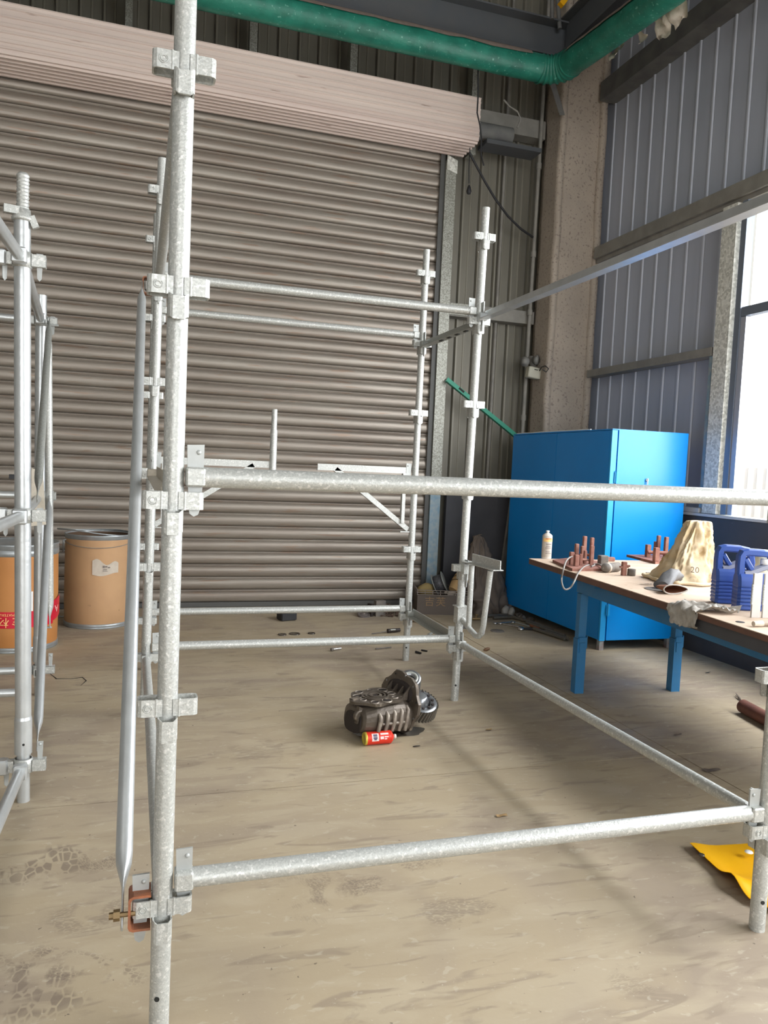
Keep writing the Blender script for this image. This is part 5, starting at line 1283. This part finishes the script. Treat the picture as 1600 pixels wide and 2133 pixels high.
a_, b2 = P(1104, 1306, 'z', 0)+V((0, 0, .016)), P(1122, 1313, 'z', 0)+V((0, 0, .016)); tag(MB().tube(a_, b2, .011, seg=10).build('tool_grip', RUST, origin=a_), 'reddish tool grip lying against the ratchet', 'grip')
for k, (x0, y0, x1, y1) in enumerate(((1018, 1288, 1072, 1286), (1030, 1292, 1075, 1290), (1062, 1288, 1105, 1300), (1095, 1296, 1155, 1318), (1100, 1302, 1180, 1330), (1115, 1315, 1180, 1337), (1140, 1320, 1186, 1336))):
    a_, b2 = P(x0, y0, 'z', 0)+V((0, .03, .018)), P(x1, y1, 'z', 0)+V((0, .03, .018))
    tag(MB().tube(a_, b2, .017, .014, seg=8).build('black_bar', GEARM, origin=a_), ('farthest black bar reaching from the sack toward the cabinet', 'second black bar beneath the farthest one by the sack', 'short black bar right of the white rags', 'black bar lying under the middle of the cabinet', 'long black bar just below the cabinet edge', 'nearest black bar close to the bench leg', 'stubby black bar beside the bench leg')[k], 'bar', 'black bars beside the cabinet')
for k, (px, py, s_) in enumerate(((1057, 1285, .05), (1070, 1287, .045))):
    q = P(px, py, 'z', 0); tag(MB().sph(q+V((0, .05, s_*.9)), s_, 12, 8, (.9, .8, 1.1), lambda q_: q_+nz3(q_, 18, k)*.02).build('plastic_wad', M('clear_grey_film_%d' % k, (.30, .29, .27), .4), origin=q), ('crumpled translucent wad at the foot of the sack, left one', 'crumpled translucent wad at the foot of the sack, right one')[k], 'wad')
for k in range(4):
    px = 1080+k*9; q = P(px, 1290+k*3.4, 'z', 0)
    tag(MB().sph(q+V((random.uniform(-.02, .02), .05, .03)), .035, 10, 6, (1, .9, .8), lambda q_: q_+nz3(q_, 25, k)*.02).build('oily_part', CAST, origin=q), ('leftmost dark oily lump under the cabinet edge, next to the translucent wads', 'second dark oily lump from the left under the cabinet edge', 'third dark oily lump from the left under the cabinet edge', 'rightmost dark oily lump under the cabinet edge, beyond the ratchet')[k], 'part', 'oily parts heaped under the cabinet')
# rusty pipe at the right
a_, b2 = P(1548, 1470, 'z', .045), P(1640, 1520, 'z', .045)
dd = (b2-a_).normalized(); b2 = a_+V((dd.x, dd.y, 0)).normalized()*1.1; a_.z = b2.z = .0425
rp = tag(MB().tube(a_, b2, .042, seg=28, hollow=.005).build('rusty_pipe', M('red_rust_pipe', (.20, .075, .05), .7, .1, (.13, .05, .035), 12, .8, bump=(50, .3)), origin=a_), 'open-ended red rusty pipe lying on the floor behind the right standard', 'pipe')
# yellow sheet
yo = [(1436, 1768), (1480, 1766), (1530, 1763), (1572, 1758), (1640, 1756), (1660, 1850), (1600, 1917), (1575, 1898), (1562, 1886), (1550, 1872), (1541, 1856), (1533, 1840), (1524, 1836), (1512, 1838), (1500, 1835), (1470, 1804)]
ys_ = thing('yellow_sheet', P(1540, 1820, 'z', 0), 'bent bright yellow sheet on the floor behind the right standard', 'sheet')
g = 22; vs = []; fs = []
Aq, Bq, Cq, Dq = P(1436, 1768, 'z', 0), P(1650, 1754, 'z', 0), P(1690, 1935, 'z', 0), P(1560, 1886, 'z', 0)
for i in range(g):
    for j in range(g):
        u_, v_ = i/(g-1), j/(g-1)
        q = Aq.lerp(Bq, u_).lerp(Dq.lerp(Cq, u_), v_)
        edge = math.sin(v_*PI*1.0)*(1-u_)**2
        q.x += .035*math.exp(-((v_-.66)/.10)**2)*(1-u_)**3*-.0
        z_ = .004+.030*math.exp(-((v_-.74)/.13)**2)*(1-u_*.4)+.012*abs(math.sin(u_*4))*v_+.018*math.exp(-((u_)/.15)**2)
        vs.append(V((q.x, q.y, z_)))
vs2 = [p+V((0, 0, .0025)) for p in vs]; idx = lambda i, j: i*g+j
fs = [(idx(i, j), idx(i+1, j), idx(i+1, j+1), idx(i, j+1)) for i in range(g-1) for j in range(g-1)]
MB().add(vs2, fs, True).add(vs, [f[::-1] for f in fs], True).build('sheet', YEL, ys_)
for px, py, r in ((1462, 1781, .010), (1560, 1775, .014)):
    q = P(px, py, 'z', .03); MB().lathe([(0, .003), (r, .003), (r*1.1, 0)], q-V((0, 0, .0)), (0, 0, 1), 14).build('punched_hole', OILY if px < 1500 else WHITE, ys_)
# leaves and scraps
for k, (px, py, s_, lb) in enumerate(((1412, 1535, .022, 'small curled dry scrap on the floor beyond the slanting ledger'), (1483, 1606, .032, 'larger curled dry leaf scrap on the floor near the right standard'), (1478, 1403, .016, 'tiny dark chip on the floor under the workbench'), (1048, 1699, .020, 'small orange flake on the floor left of the near ledger'), (1016, 1521, .016, 'small pale brown scrap on the floor right of the gear housing'), (865, 1555, .012, 'tiny black crumb beside the red spray can'))):
    q = P(px, py, 'z', 0); mt = (SACKB, SACKB, BLACK, CARD, CARD, BLACK)[k]
    tag(crumple(q+V((0, 0, .001)), s_*1.4, s_*.6, .02, 31+k, lambda q_, u, v_: q_*1.0 if False else V((q_.x*.9, q_.y*.8, q_.z*.7)), 9).build('floor_scrap', mt, origin=q), lb, 'scrap')
q = P(1537, 1452, 'z', 0); ft = thing('feather', q, 'small dry feathery weed standing on the floor beside the rusty pipe', 'weed')
d_ = (P(1530, 1440, 'z', .03)-P(1546, 1462, 'z', 0)); MB().path([P(1546, 1462, 'z', .002), P(1540, 1454, 'z', .012), P(1533, 1444, 'z', .02)], .004, 5, rr=[.002, .008, .002]).build('stem', SACKB, ft)
MB().path([P(1538, 1452, 'z', .012), P(1532, 1449, 'z', .02)], .003, 4).build('barb', SACKB, ft)
